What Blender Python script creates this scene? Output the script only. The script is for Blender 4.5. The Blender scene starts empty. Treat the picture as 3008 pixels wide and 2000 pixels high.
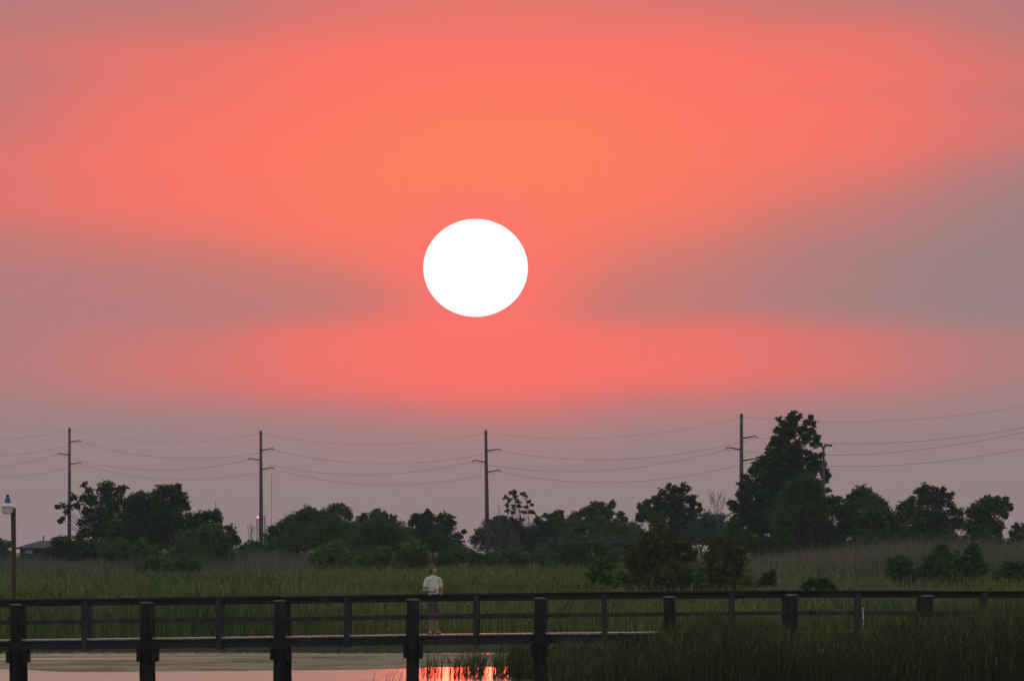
import bpy, math, random
import numpy as np

random.seed(7)
rng = np.random.default_rng(11)
SC = bpy.context.scene
COL = SC.collection

# ------------------------------------------------------------------ camera
F = 33140.0            # focal length in photograph pixels (3008 wide): a 5.2 degree telephoto view
CX, HY, CAMZ = 1504.0, 1615.0, 3.4
cam_d = bpy.data.cameras.new('camera')
cam_d.sensor_width = 36.0
cam_d.lens = F / 3008.0 * 36.0
cam_d.clip_start = 1.0
cam_d.clip_end = 200000.0
cam = bpy.data.objects.new('camera', cam_d)
cam.location = (0, 0, CAMZ)
cam.rotation_euler = (math.radians(90) + math.atan((HY - 1000.0) / F), 0, 0)
COL.objects.link(cam)
SC.camera = cam

# ------------------------------------------------------------------ view
SC.view_settings.view_transform = 'Standard'
SC.view_settings.look = 'None'
SC.view_settings.exposure = 0.0
SC.view_settings.gamma = 1.0
SC.view_settings.use_curve_mapping = False
SC.cycles.use_denoising = True
SC.cycles.max_bounces = 6
SC.cycles.diffuse_bounces = 3
SC.cycles.transparent_max_bounces = 8
SC.cycles.sample_clamp_indirect = 4.0
SC.cycles.caustics_reflective = False
SC.cycles.caustics_refractive = False


def lin(r, g, b):
    f = lambda c: (c / 255.0) / 12.92 if c <= 10 else (((c / 255.0) + 0.055) / 1.055) ** 2.4
    return (f(r), f(g), f(b), 1.0)


# ------------------------------------------------------------------ sky (world)
SUN_U, SUN_V = (1397 - CX), (HY - 787)       # sun, in photograph pixels from the frame's centre line / the horizon
world = bpy.data.worlds.new('World')
SC.world = world
world.use_nodes = True
NT = world.node_tree
NT.nodes.clear()


class X:
    """tiny expression builder over Math nodes"""
    def __init__(s, sock): s.s = sock

    @staticmethod
    def op(o, *a, clamp=False):
        n = NT.nodes.new('ShaderNodeMath'); n.operation = o; n.use_clamp = clamp
        for i, v in enumerate(a):
            if isinstance(v, X): NT.links.new(v.s, n.inputs[i])
            else: n.inputs[i].default_value = float(v)
        return X(n.outputs[0])
    def __add__(a, b): return X.op('ADD', a, b)
    __radd__ = __add__
    def __sub__(a, b): return X.op('SUBTRACT', a, b)
    def __rsub__(a, b): return X.op('SUBTRACT', b, a)
    def __mul__(a, b): return X.op('MULTIPLY', a, b)
    __rmul__ = __mul__
    def __truediv__(a, b): return X.op('DIVIDE', a, b)
    def pw(a, b): return X.op('POWER', a, b)
    def clamp(a): return X.op('ADD', a, 0.0, clamp=True)
    def mx(a, b): return X.op('MAXIMUM', a, b)
    def exp(a): return X.op('EXPONENT', a)


def mixc(fac, a, b):
    n = NT.nodes.new('ShaderNodeMix'); n.data_type = 'RGBA'; n.clamp_factor = True
    NT.links.new(fac.s, n.inputs[0])
    for k, v in ((6, a), (7, b)):
        if isinstance(v, tuple): n.inputs[k].default_value = v
        else: NT.links.new(v, n.inputs[k])
    return n.outputs[2]


def smooth(x, a, b):
    n = NT.nodes.new('ShaderNodeMapRange'); n.interpolation_type = 'SMOOTHSTEP'
    NT.links.new(x.s, n.inputs[0])
    n.inputs[1].default_value = a; n.inputs[2].default_value = b
    return X(n.outputs[0])


tc = NT.nodes.new('ShaderNodeTexCoord')
sep = NT.nodes.new('ShaderNodeSeparateXYZ')
NT.links.new(tc.outputs['Generated'], sep.inputs[0])
dx, dy, dz = (X(sep.outputs[i]) for i in range(3))
az = X.op('ARCTAN2', dx, dy)
el = X.op('ARCSINE', dz)
u0 = az * F
v0 = el * F
# soft streaky warp so that no band has a clean edge
comb = NT.nodes.new('ShaderNodeCombineXYZ')
NT.links.new((u0 * 0.0011).s, comb.inputs[0]); NT.links.new((v0 * 0.0042).s, comb.inputs[1])
nz = NT.nodes.new('ShaderNodeTexNoise'); nz.inputs['Scale'].default_value = 1.0
nz.inputs['Detail'].default_value = 3.0; nz.inputs['Roughness'].default_value = 0.45
NT.links.new(comb.outputs[0], nz.inputs['Vector'])
warp = X(nz.outputs[0]) - 0.5
comb2 = NT.nodes.new('ShaderNodeCombineXYZ')
NT.links.new((u0 * 0.0006).s, comb2.inputs[0]); NT.links.new((v0 * 0.0125).s, comb2.inputs[1])
comb2.inputs[2].default_value = 3.7
nz2 = NT.nodes.new('ShaderNodeTexNoise'); nz2.inputs['Scale'].default_value = 1.0
nz2.inputs['Detail'].default_value = 2.0
NT.links.new(comb2.outputs[0], nz2.inputs['Vector'])
streak = X(nz2.outputs[0]) - 0.5
v = v0 + warp * 90.0
u = u0 + warp * 200.0


def blob(uc, vc, su, sv, slope=0.0, p=1.0):
    a = (u - uc) / su
    b = (v - vc - (u - uc) * slope) / sv
    r2 = a * a + b * b
    return X.op('EXPONENT', X.op('MULTIPLY', X.op('POWER', r2, p), -1.0))


# strength of the red glow, read off the sky at nine azimuths; rows are heights above the horizon
rows_y = [0, 120, 250, 400, 470, 540, 610, 680, 740, 820, 890, 950, 1030, 1150, 1250]
cols_x = [0, 400, 800, 950, 1100, 1250, 1500, 1900, 2358]
wid_x = [300, 330, 200, 140, 140, 150, 230, 330, 330]
G = [[.28, .36, .52, .57, .58, .57, .52, .42, .26],
     [.34, .58, .82, .88, .90, .90, .88, .72, .36],
     [.34, .75, .95, 1.0, 1.02, 1.02, .98, .85, .42],
     [.48, .86, 1.0, 1.05, 1.08, 1.05, .92, .62, .16],
     [.45, .80, .95, 1.02, 1.06, 1.0, .82, .42, .10],
     [.34, .52, .78, .93, 1.0, .93, .60, .28, .07],
     [.26, .34, .48, .68, 1.0, .74, .42, .20, .04],
     [.24, .29, .37, .54, .98, .62, .37, .20, .05],
     [.23, .33, .54, .72, .95, .80, .58, .34, .08],
     [.23, .48, .82, .94, 1.0, .97, .82, .56, .20],
     [.20, .42, .68, .78, .82, .78, .66, .42, .13],
     [.12, .24, .36, .41, .43, .40, .33, .22, .08],
     [.06, .09, .13, .15, .16, .15, .12, .07, .03],
     [.01, .02, .04, .05, .05, .04, .03, .01, .00],
     [.00, .01, .02, .03, .03, .02, .01, .00, .00]]
KX = 3008.0 / 2358.0
VMAX = 9000.0
num = None; den = None
vn = (v / VMAX).clamp()
for ci, cx_ in enumerate(cols_x):
    fc = NT.nodes.new('ShaderNodeFloatCurve')
    cu = fc.mapping.curves[0]
    pts_ = [(0.0, 0.0)]
    for ri in range(len(rows_y) - 1, -1, -1):
        pts_.append(((HY - rows_y[ri] * KX) / VMAX, G[ri][ci] / 1.2))
    pts_ += [(2400 / VMAX, G[0][ci] * 0.6 / 1.2), (4000 / VMAX, G[0][ci] * 0.15 / 1.2), (1.0, 0.0)]
    while len(cu.points) < len(pts_): cu.points.new(0.5, 0.5)
    for p_, q_ in zip(cu.points, pts_): p_.location = q_; p_.handle_type = 'AUTO_CLAMPED'
    fc.mapping.update()
    NT.links.new(vn.s, fc.inputs['Value'])
    val = X(fc.outputs[0])
    wdt = wid_x[ci] * 1.2
    a_ = (u - (cx_ * KX - CX)) / wdt
    if ci == 0: a_ = a_.mx(0.0)
    if ci == len(cols_x) - 1: a_ = X.op('MINIMUM', a_, 0.0)
    w_ = (a_ * a_ * -1.0).exp() + 0.0005
    num = val * w_ if num is None else num + val * w_
    den = w_ if den is None else den + w_
g = num / den * 1.2
side = smooth(X.op('ABSOLUTE', u), 1500.0, 9000.0)
g = g * (1.0 - side) + streak * 0.16 * smooth(g, 0.03, 0.5)
g = g + blob(-107, 815, 205, 195, 0.0, 1.0) * 0.25
g = g.mx(0.0)
# base: dusty mauve haze low down, peach higher up, dull blue-grey overhead and away from the sun
away = smooth(dy, 0.6, -0.6)                      # 0 towards the sun, 1 behind the camera
hi1 = smooth(v0, 1500.0, 4200.0)
hi2 = smooth(el, 0.25, 1.2)
base = mixc(smooth(v0, 0.0, 1500.0), lin(150, 130, 132), lin(149, 127, 128))
base = mixc(hi1, base, lin(238, 206, 186))
base = mixc(hi2, base, lin(170, 174, 186))
base = mixc(away * 0.92, base, lin(166, 174, 184))
c1 = mixc(smooth(g, -0.02, 0.62), base, lin(218, 119, 113))
c2 = mixc(smooth(g, 0.35, 1.0), c1, lin(255, 113, 104))
core = blob(-50, 1130, 780, 300, 0.05, 1.0)
c3 = mixc(core * 0.95, c2, lin(255, 127, 92))
ring = blob(-107, 828, 235, 222, 0.0, 2.0)
c3 = mixc(ring * 0.55, c3, lin(255, 116, 116))
bg = NT.nodes.new('ShaderNodeBackground')
NT.links.new(c3, bg.inputs[0])
bg.inputs[1].default_value = 1.0
wo = NT.nodes.new('ShaderNodeOutputWorld')
NT.links.new(bg.outputs[0], wo.inputs[0])

# ------------------------------------------------------------------ sun lamp (low, red, straight ahead)
sl = bpy.data.lights.new('sun_lamp', 'SUN')
sl.energy = 0.015
sl.angle = math.radians(0.53)
sl.color = (1.0, 0.05, 0.02)
slo = bpy.data.objects.new('sun_lamp', sl)
COL.objects.link(slo)
# the lamp stands 0.65 degrees over the visible (refracted, flattened) disc so that the disc does not shade it
s_el, s_az = SUN_V / F + math.radians(0.65), SUN_U / F
slo.rotation_euler = (math.radians(90) - s_el, 0, math.pi - s_az)
import mathutils
sdir = mathutils.Vector((math.sin(s_az) * math.cos(s_el), math.cos(s_az) * math.cos(s_el), math.sin(s_el)))
slo.rotation_euler = sdir.to_track_quat('Z', 'Y').to_euler()


# ------------------------------------------------------------------ helpers
def at(x, y, D):
    return np.array([(x - CX) / F * D, D, CAMZ + (HY - y) / F * D])


def tag(o, label=None, cat=None, group=None, kind=None):
    if label: o['label'] = label
    if cat: o['category'] = cat
    if group: o['group'] = group
    if kind: o['kind'] = kind
    return o


def empty(name, loc):
    o = bpy.data.objects.new(name, None)
    o.location = loc; o.empty_display_size = 0.2
    COL.objects.link(o)
    return o


def link(name, me, mat, parent=None, loc=None):
    o = bpy.data.objects.new(name, me)
    if mat is not None and not me.materials: me.materials.append(mat)
    COL.objects.link(o)
    if parent is not None: o.parent = parent
    if loc is not None: o.location = loc
    return o


class MB:
    """mesh builder"""
    def __init__(s): s.v = []; s.f = []

    def box(s, c, d, tilt=0.0, bev=0.0):
        x, y, z = c; a, b, h = d[0] / 2, d[1] / 2, d[2] / 2
        n = len(s.v)
        for sx, sy, sz in ((-1,-1,-1),(1,-1,-1),(1,1,-1),(-1,1,-1),(-1,-1,1),(1,-1,1),(1,1,1),(-1,1,1)):
            px, pz = sx * a, sz * h
            s.v.append((x + px, y + sy * b, z + pz + px * tilt))
        s.f += [tuple(n + i for i in q) for q in ((0,3,2,1),(4,5,6,7),(0,1,5,4),(1,2,6,5),(2,3,7,6),(3,0,4,7))]
        return s

    def tube(s, pts, rad, n=8, cap=True):
        pts = [np.array(p, float) for p in pts]
        if not hasattr(rad, '__len__'): rad = [rad] * len(pts)
        base = len(s.v)
        ref = None
        for i, p in enumerate(pts):
            t = pts[min(i + 1, len(pts) - 1)] - pts[max(i - 1, 0)]
            t = t / (np.linalg.norm(t) + 1e-9)
            if ref is None:
                ref = np.array([0, 1, 0]) if abs(t[1]) < 0.8 else np.array([1, 0, 0])
            a = np.cross(t, ref); a /= np.linalg.norm(a) + 1e-9
            b = np.cross(t, a); ref = np.cross(a, t)
            for k in range(n):
                w = 2 * math.pi * k / n
                s.v.append(tuple(p + rad[i] * (math.cos(w) * a + math.sin(w) * b)))
        for i in range(len(pts) - 1):
            for k in range(n):
                k2 = (k + 1) % n
                s.f.append((base + i*n + k, base + i*n + k2, base + (i+1)*n + k2, base + (i+1)*n + k))
        if cap:
            s.f.append(tuple(base + k for k in range(n))[::-1])
            s.f.append(tuple(base + (len(pts)-1)*n + k for k in range(n)))
        return s

    def lathe(s, c, prof, n=20):
        """prof: (radius, z) pairs, closed top and bottom"""
        base = len(s.v)
        for r, z in prof:
            for k in range(n):
                w = 2 * math.pi * k / n
                s.v.append((c[0] + r * math.cos(w), c[1] + r * math.sin(w), c[2] + z))
        m = len(prof)
        for i in range(m - 1):
            for k in range(n):
                k2 = (k + 1) % n
                s.f.append((base + i*n + k, base + i*n + k2, base + (i+1)*n + k2, base + (i+1)*n + k))
        s.f.append(tuple(base + k for k in range(n))[::-1])
        s.f.append(tuple(base + (m-1)*n + k for k in range(n)))
        return s

    def mesh(s, name, smooth=False):
        me = bpy.data.meshes.new(name)
        me.from_pydata([tuple(map(float, p)) for p in s.v], [], s.f)
        if smooth: me.polygons.foreach_set('use_smooth', [True] * len(me.polygons))
        me.update()
        return me

    def build(s, name, mat, parent=None, loc=None, smooth=False):
        return link(name, s.mesh(name, smooth), mat, parent, loc)


def np_mesh(name, V, sizes, loops, attrs=None):
    me = bpy.data.meshes.new(name)
    me.vertices.add(len(V)); me.vertices.foreach_set('co', np.ascontiguousarray(V, np.float32).ravel())
    me.loops.add(len(loops)); me.loops.foreach_set('vertex_index', np.ascontiguousarray(loops, np.int32))
    me.polygons.add(len(sizes))
    st = np.concatenate(([0], np.cumsum(sizes)[:-1])).astype(np.int32)
    me.polygons.foreach_set('loop_start', st)
    try: me.polygons.foreach_set('loop_total', np.ascontiguousarray(sizes, np.int32))
    except Exception: pass
    for k, a in (attrs or {}).items():
        at_ = me.attributes.new(k, 'FLOAT', 'POINT')
        at_.data.foreach_set('value', np.ascontiguousarray(a, np.float32))
    me.update(calc_edges=True)
    return me


# ------------------------------------------------------------------ materials
def mat(name):
    m = bpy.data.materials.new(name); m.use_nodes = True
    nt = m.node_tree
    return m, nt, nt.nodes['Principled BSDF']


def noise_mat(name, c1, c2, scale=4.0, rough=0.7, bump=0.0, stretch=(1, 1, 1), metallic=0.0, spec=0.5, coord='Object', bscale=None):
    m, nt, b = mat(name)
    t = nt.nodes.new('ShaderNodeTexCoord'); mp = nt.nodes.new('ShaderNodeMapping')
    mp.inputs['Scale'].default_value = stretch
    nt.links.new(t.outputs[coord], mp.inputs[0])
    n = nt.nodes.new('ShaderNodeTexNoise'); n.inputs['Scale'].default_value = scale; n.inputs['Detail'].default_value = 5
    nt.links.new(mp.outputs[0], n.inputs[0])
    r = nt.nodes.new('ShaderNodeValToRGB')
    r.color_ramp.elements[0].color = (*c1, 1); r.color_ramp.elements[0].position = 0.3
    r.color_ramp.elements[1].color = (*c2, 1); r.color_ramp.elements[1].position = 0.7
    nt.links.new(n.outputs[0], r.inputs[0]); nt.links.new(r.outputs[0], b.inputs['Base Color'])
    b.inputs['Roughness'].default_value = rough; b.inputs['Metallic'].default_value = metallic
    b.inputs['Specular IOR Level'].default_value = spec
    if bump:
        bp = nt.nodes.new('ShaderNodeBump'); bp.inputs['Strength'].default_value = bump; bp.inputs['Distance'].default_value = 0.02
        nt.links.new(n.outputs[0], bp.inputs['Height']); nt.links.new(bp.outputs[0], b.inputs['Normal'])
    return m


def leaf_mat(name, cols, transl=0.3, patch=0.05, patch_cols=None, rough=0.6, tcol=None):
    """leaf / blade material: per-leaf tone from the 'rnd' attribute, large patches from world position, some translucency"""
    m = bpy.data.materials.new(name); m.use_nodes = True
    nt = m.node_tree; nt.nodes.clear()
    out = nt.nodes.new('ShaderNodeOutputMaterial')
    a = nt.nodes.new('ShaderNodeAttribute'); a.attribute_name = 'rnd'
    r = nt.nodes.new('ShaderNodeValToRGB')
    els = r.color_ramp.elements
    while len(els) < len(cols): els.new(0.5)
    for i, c in enumerate(cols):
        els[i].position = i / (len(cols) - 1); els[i].color = (*c, 1)
    nt.links.new(a.outputs['Fac'], r.inputs[0])
    colr = r.outputs[0]
    if patch_cols:
        g_ = nt.nodes.new('ShaderNodeNewGeometry')
        mp = nt.nodes.new('ShaderNodeMapping'); mp.inputs['Scale'].default_value = (1, 0.25, 1)
        nt.links.new(g_.outputs['Position'], mp.inputs[0])
        n = nt.nodes.new('ShaderNodeTexNoise'); n.inputs['Scale'].default_value = patch; n.inputs['Detail'].default_value = 4
        nt.links.new(mp.outputs[0], n.inputs[0])
        mr = nt.nodes.new('ShaderNodeMapRange'); mr.inputs[1].default_value = 0.4; mr.inputs[2].default_value = 0.65
        nt.links.new(n.outputs[0], mr.inputs[0])
        mx = nt.nodes.new('ShaderNodeMix'); mx.data_type = 'RGBA'; mx.blend_type = 'MULTIPLY'
        mx.inputs[7].default_value = (*patch_cols, 1)
        nt.links.new(mr.outputs[0], mx.inputs[0]); nt.links.new(colr, mx.inputs[6])
        colr = mx.outputs[2]
    d = nt.nodes.new('ShaderNodeBsdfDiffuse'); t = nt.nodes.new('ShaderNodeBsdfTranslucent')
    nt.links.new(colr, d.inputs[0])
    if tcol:
        t.inputs[0].default_value = (*tcol, 1)
    else:
        nt.links.new(colr, t.inputs[0])
    mix = nt.nodes.new('ShaderNodeMixShader'); mix.inputs[0].default_value = transl
    nt.links.new(d.outputs[0], mix.inputs[1]); nt.links.new(t.outputs[0], mix.inputs[2])
    nt.links.new(mix.outputs[0], out.inputs[0])
    return m


M = {}
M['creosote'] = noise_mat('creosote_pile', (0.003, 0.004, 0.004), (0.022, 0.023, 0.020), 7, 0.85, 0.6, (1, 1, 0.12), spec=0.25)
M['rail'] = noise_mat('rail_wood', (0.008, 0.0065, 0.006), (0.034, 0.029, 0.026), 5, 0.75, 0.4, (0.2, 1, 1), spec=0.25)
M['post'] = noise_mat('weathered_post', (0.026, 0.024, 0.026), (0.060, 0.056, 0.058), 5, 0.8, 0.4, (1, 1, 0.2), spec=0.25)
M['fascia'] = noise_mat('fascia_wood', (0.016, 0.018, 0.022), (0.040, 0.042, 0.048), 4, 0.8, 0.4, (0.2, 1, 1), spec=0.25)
M['plank'] = noise_mat('deck_plank', (0.16, 0.13, 0.11), (0.30, 0.25, 0.21), 3, 0.42, 0.12, (1, 0.2, 1), spec=0.6)
M['copper'] = noise_mat('pale_cap', (0.05, 0.075, 0.075), (0.12, 0.15, 0.15), 14, 0.6)
M['steel_pole'] = noise_mat('pole_steel', (0.05, 0.045, 0.055), (0.085, 0.078, 0.09), 2, 0.7, spec=0.3)
M['wire'] = noise_mat('wire', (0.05, 0.045, 0.05), (0.06, 0.05, 0.055), 1, 0.8, spec=0.2)
M['insul'] = noise_mat('insulator', (0.06, 0.05, 0.05), (0.10, 0.09, 0.09), 6, 0.4)
M['bark'] = noise_mat('bark', (0.018, 0.016, 0.014), (0.05, 0.045, 0.04), 8, 0.9, 0.5, (1, 1, 0.3), spec=0.2)
M['twig'] = noise_mat('dead_twig', (0.10, 0.085, 0.08), (0.16, 0.14, 0.13), 5, 0.9, spec=0.2)
M['roof'] = noise_mat('shingle_roof', (0.026, 0.025, 0.030), (0.05, 0.047, 0.054), 6, 0.9)
M['housewall'] = noise_mat('house_wall', (0.018, 0.026, 0.030), (0.034, 0.044, 0.048), 2, 0.8)
M['teal'] = noise_mat('teal_panel', (0.15, 0.36, 0.38), (0.22, 0.45, 0.47), 3, 0.5)
M['lamppost'] = noise_mat('lamp_post_wood', (0.045, 0.028, 0.020), (0.10, 0.06, 0.04), 7, 0.8, 0.4, (1, 1, 0.15), spec=0.3)
M['lampwhite'] = noise_mat('lamp_white_enamel', (0.62, 0.68, 0.72), (0.75, 0.80, 0.84), 8, 0.35)
M['lamphouse'] = noise_mat('lamp_housing', (0.07, 0.11, 0.16), (0.12, 0.17, 0.23), 8, 0.4)
M['photocell'] = noise_mat('photocell_black', (0.012, 0.010, 0.012), (0.03, 0.026, 0.028), 9, 0.5)
M['skin'] = noise_mat('skin', (0.38, 0.20, 0.15), (0.45, 0.26, 0.20), 9, 0.55)
M['hair'] = noise_mat('hair', (0.075, 0.030, 0.022), (0.13, 0.06, 0.045), 30, 0.6, 0.4)
M['shirt'] = noise_mat('shirt_cloth', (0.56, 0.60, 0.44), (0.72, 0.74, 0.57), 5, 0.85, 0.2)
M['shorts'] = noise_mat('shorts_cloth', (0.10, 0.085, 0.088), (0.16, 0.135, 0.135), 7, 0.9, 0.2)
M['sandal'] = noise_mat('sandal', (0.10, 0.07, 0.05), (0.16, 0.11, 0.08), 10, 0.7)
M['pvc'] = noise_mat('white_pipe', (0.30, 0.33, 0.34), (0.48, 0.50, 0.50), 10, 0.6)
M['mast'] = noise_mat('mast_steel', (0.20, 0.19, 0.21), (0.28, 0.26, 0.28), 3, 0.7)
# translucent lens of the unlit lamp
m, nt, b = mat('lamp_lens')
b.inputs['Base Color'].default_value = (0.75, 0.66, 0.58, 1); b.inputs['Roughness'].default_value = 0.3
b.inputs['Transmission Weight'].default_value = 0.45
n = nt.nodes.new('ShaderNodeTexWave'); n.inputs['Scale'].default_value = 40
bp = nt.nodes.new('ShaderNodeBump'); bp.inputs['Strength'].default_value = 0.4
nt.links.new(n.outputs[0], bp.inputs['Height']); nt.links.new(bp.outputs[0], b.inputs['Normal'])
M['lens'] = m
m, nt, b = mat('red_beacon')
b.inputs['Base Color'].default_value = (0.5, 0.02, 0.02, 1)
b.inputs['Emission Color'].default_value = (1.0, 0.09, 0.07, 1); b.inputs['Emission Strength'].default_value = 6.0
M['beacon'] = m
# foliage
M['leaf_dark'] = leaf_mat('leaf_dark', [(0.024, 0.054, 0.026), (0.045, 0.089, 0.040), (0.075, 0.128, 0.049)], 0.22)
M['leaf_mid'] = leaf_mat('leaf_mid', [(0.039, 0.085, 0.031), (0.067, 0.128, 0.042), (0.105, 0.177, 0.054)], 0.28)
M['leaf_olive'] = leaf_mat('leaf_olive', [(0.056, 0.102, 0.024), (0.098, 0.156, 0.033), (0.158, 0.220, 0.049)], 0.30)
M['leaf_olive_dark'] = leaf_mat('leaf_olive_dark', [(0.046, 0.070, 0.022), (0.080, 0.108, 0.034), (0.140, 0.165, 0.052)], 0.30)
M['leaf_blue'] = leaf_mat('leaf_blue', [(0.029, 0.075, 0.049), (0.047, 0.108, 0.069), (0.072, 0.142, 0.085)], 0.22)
M['grass'] = leaf_mat('marsh_grass', [(0.050, 0.078, 0.022), (0.110, 0.145, 0.045), (0.19, 0.215, 0.075), (0.29, 0.255, 0.160)], 0.25, 0.09, (0.55, 0.68, 0.66))
M['reed'] = leaf_mat('reed_blades', [(0.024, 0.042, 0.017), (0.062, 0.084, 0.030), (0.125, 0.135, 0.048), (0.23, 0.195, 0.115)], 0.25, 0.5, (0.65, 0.75, 0.7))
M['plume'] = leaf_mat('plume_grass', [(0.065, 0.080, 0.040), (0.130, 0.130, 0.085), (0.23, 0.205, 0.165)], 0.25, 0.12, (0.70, 0.85, 0.75))
M['plume_haze_grey'] = leaf_mat('plume_haze_grey', [(0.055, 0.078, 0.050), (0.105, 0.125, 0.095), (0.18, 0.195, 0.165)], 0.25, 0.12, (0.75, 0.85, 0.8))  # plume colour with the haze at the left tree feet mixed into it
M['soil'] = noise_mat('marsh_soil', (0.025, 0.032, 0.014), (0.055, 0.062, 0.028), 0.08, 0.95, spec=0.1)
# water
m, nt, b = mat('pond_water')
b.inputs['Base Color'].default_value = (0.030, 0.032, 0.026, 1)
b.inputs['Roughness'].default_value = 0.14
b.inputs['IOR'].default_value = 1.33
t = nt.nodes.new('ShaderNodeTexCoord'); mp = nt.nodes.new('ShaderNodeMapping'); mp.inputs['Scale'].default_value = (0.7, 1.0, 1)
nt.links.new(t.outputs['Object'], mp.inputs[0])
n1 = nt.nodes.new('ShaderNodeTexNoise'); n1.inputs['Scale'].default_value = 1.7; n1.inputs['Detail'].default_value = 4
nt.links.new(mp.outputs[0], n1.inputs[0])
bp = nt.nodes.new('ShaderNodeBump'); bp.inputs['Strength'].default_value = 1.0; bp.inputs['Distance'].default_value = 0.22
nt.links.new(n1.outputs[0], bp.inputs['Height']); nt.links.new(bp.outputs[0], b.inputs['Normal'])
M['water'] = m
M['algae'] = noise_mat('floating_algae', (0.075, 0.080, 0.036), (0.30, 0.25, 0.16), 1.0, 0.9, 0.4, (0.45, 0.13, 1), spec=0.2)

# ------------------------------------------------------------------ the setting sun (a real body far behind everything)
m = bpy.data.materials.new('sun_surface'); m.use_nodes = True
nt = m.node_tree; nt.nodes.clear()
em = nt.nodes.new('ShaderNodeEmission'); em.inputs[0].default_value = (1.0, 0.255, 0.25, 1); em.inputs[1].default_value = 4.6
o_ = nt.nodes.new('ShaderNodeOutputMaterial'); nt.links.new(em.outputs[0], o_.inputs[0])
DS = 60000.0
me = bpy.data.meshes.new('sun')
import bmesh
bm = bmesh.new(); bmesh.ops.create_uvsphere(bm, u_segments=96, v_segments=64, radius=1.0)
for vv in bm.verts:
    # low sun, flattened by refraction, more so along its lower limb
    vv.co.z *= 0.935 if vv.co.z > 0 else 0.935
for ff in bm.faces: ff.smooth = True
bm.to_mesh(me); bm.free()
sun = link('sun', me, m)
sun.location = (SUN_U / F * DS, DS, CAMZ + SUN_V / F * DS)
R_ = 153.5 / F * DS
sun.scale = (R_, R_, R_)
tag(sun, 'large white setting sun, slightly flattened, low in the red sky', 'sun')


# ------------------------------------------------------------------ ground
def bank(x):
    """distance of the far shore"""
    return 374 + 3.0 * np.sin(x * 0.16 + 0.6) + 1.8 * np.sin(x * 0.43) - 0.18 * x


def sstep(a, b, t):
    t = np.clip((t - a) / (b - a), 0, 1)
    return t * t * (3 - 2 * t)


def ground_z(x, y):
    z = -1.3 + 1.55 * sstep(-8, 4, y - bank(x))
    z = z + 1.0 * sstep(420, 900, y) + 0.5 * sstep(900, 1400, y)
    z = z + 0.5 * sstep(600, 800, y) * sstep(10, 45, x)
    z = np.where(y < 25, -1.3 + 3.0 * (1 - sstep(4, 25, y)), z)
    return z


xs = np.concatenate((np.linspace(-2500, -130, 14), np.linspace(-120, 120, 81), np.linspace(130, 2500, 14)))
ys = np.concatenate((np.linspace(-60, 340, 60), np.linspace(346, 420, 60), np.linspace(430, 1500, 60), np.linspace(1600, 6500, 20)))
GX, GY = np.meshgrid(xs, ys)
GZ = ground_z(GX, GY)
V = np.stack((GX, GY, GZ), -1).reshape(-1, 3)
nx, ny = len(xs), len(ys)
i, j = np.meshgrid(np.arange(nx - 1), np.arange(ny - 1))
a = (j * nx + i).ravel()
loops = np.stack((a, a + 1, a + 1 + nx, a + nx), -1).ravel()
g_me = np_mesh('ground', V, np.full(len(a), 4), loops)
g_me.polygons.foreach_set('use_smooth', [True] * len(g_me.polygons))
ground = link('ground', g_me, M['soil'])
tag(ground, 'dark flat marsh ground under the grass', 'ground', kind='structure')

mb = MB()
mb.v = [(-320, 8, 0), (320, 8, 0), (320, 430, 0), (-320, 430, 0)]; mb.f = [(0, 1, 2, 3)]
water = mb.build('water', M['water'])
tag(water, 'calm pale pink pond water below the boardwalk', 'water', kind='structure')

# floating algae sheets near the far shore: ragged real sheets a few millimetres over the water
def algae_sheet(x0, x1, ynear, yfar, seed):
    r = np.random.default_rng(seed)
    nseg = 160
    X_ = np.linspace(x0, x1, nseg)
    def rag(s, amp): 
        ph = r.uniform(0, 6.28, 6); fr = np.array([0.11, 0.23, 0.47, 0.9, 1.9, 3.7]) * s
        return amp * sum(np.sin(X_ * fr[k] + ph[k]) / (k + 1) ** 0.7 for k in range(6))
    yn = ynear(X_) + rag(1, 0.55)
    yf = np.maximum(yfar(X_) + rag(1.2, 0.5), yn + 0.05)
    mb = MB()
    for k in range(nseg):
        mb.v += [(X_[k], yn[k], 0.004), (X_[k], yn[k] + 0.15, 0.012), (X_[k], yf[k] - 0.1, 0.012), (X_[k], yf[k], 0.004)]
    for k in range(nseg - 1):
        for q in range(3):
            b0 = 4 * k + q
            mb.f.append((b0, b0 + 4, b0 + 5, b0 + 1))
    return mb.mesh('algae')
dist = lambda y: CAMZ * F / (y - HY)
pu = lambda X_: X_ / 330.0 * F + CX      # photograph column of a point about 330 m off
near_edge = lambda X_: np.interp(pu(X_), [-300, 0, 90, 250, 450, 1100, 1300, 1700], [dist(1964), dist(1962), dist(1963), dist(1971), dist(1971), dist(1965), dist(1958), dist(1958)])
far_edge = lambda X_: np.interp(pu(X_), [-300, 0, 450, 800, 1700], [dist(1941), dist(1938), dist(1934), dist(1930), dist(1928)])
me = algae_sheet(-24, 10, near_edge, far_edge, 3)
al = link('algae_mat', me, M['algae'])
tag(al, 'olive brown floating algae in a broad band across the pond', 'algae', kind='stuff')
me = algae_sheet(-24, 10, lambda X_: np.interp(pu(X_), [0, 500, 1700], [dist(1930.5), dist(1929), dist(1926)]), lambda X_: np.interp(pu(X_), [0, 500, 1700], [dist(1927.5), dist(1925), dist(1921)]), 5)
al2 = link('algae_streak', me, M['algae'])
tag(al2, 'thin brown streak of algae along the far shore', 'algae', kind='stuff')

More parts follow.
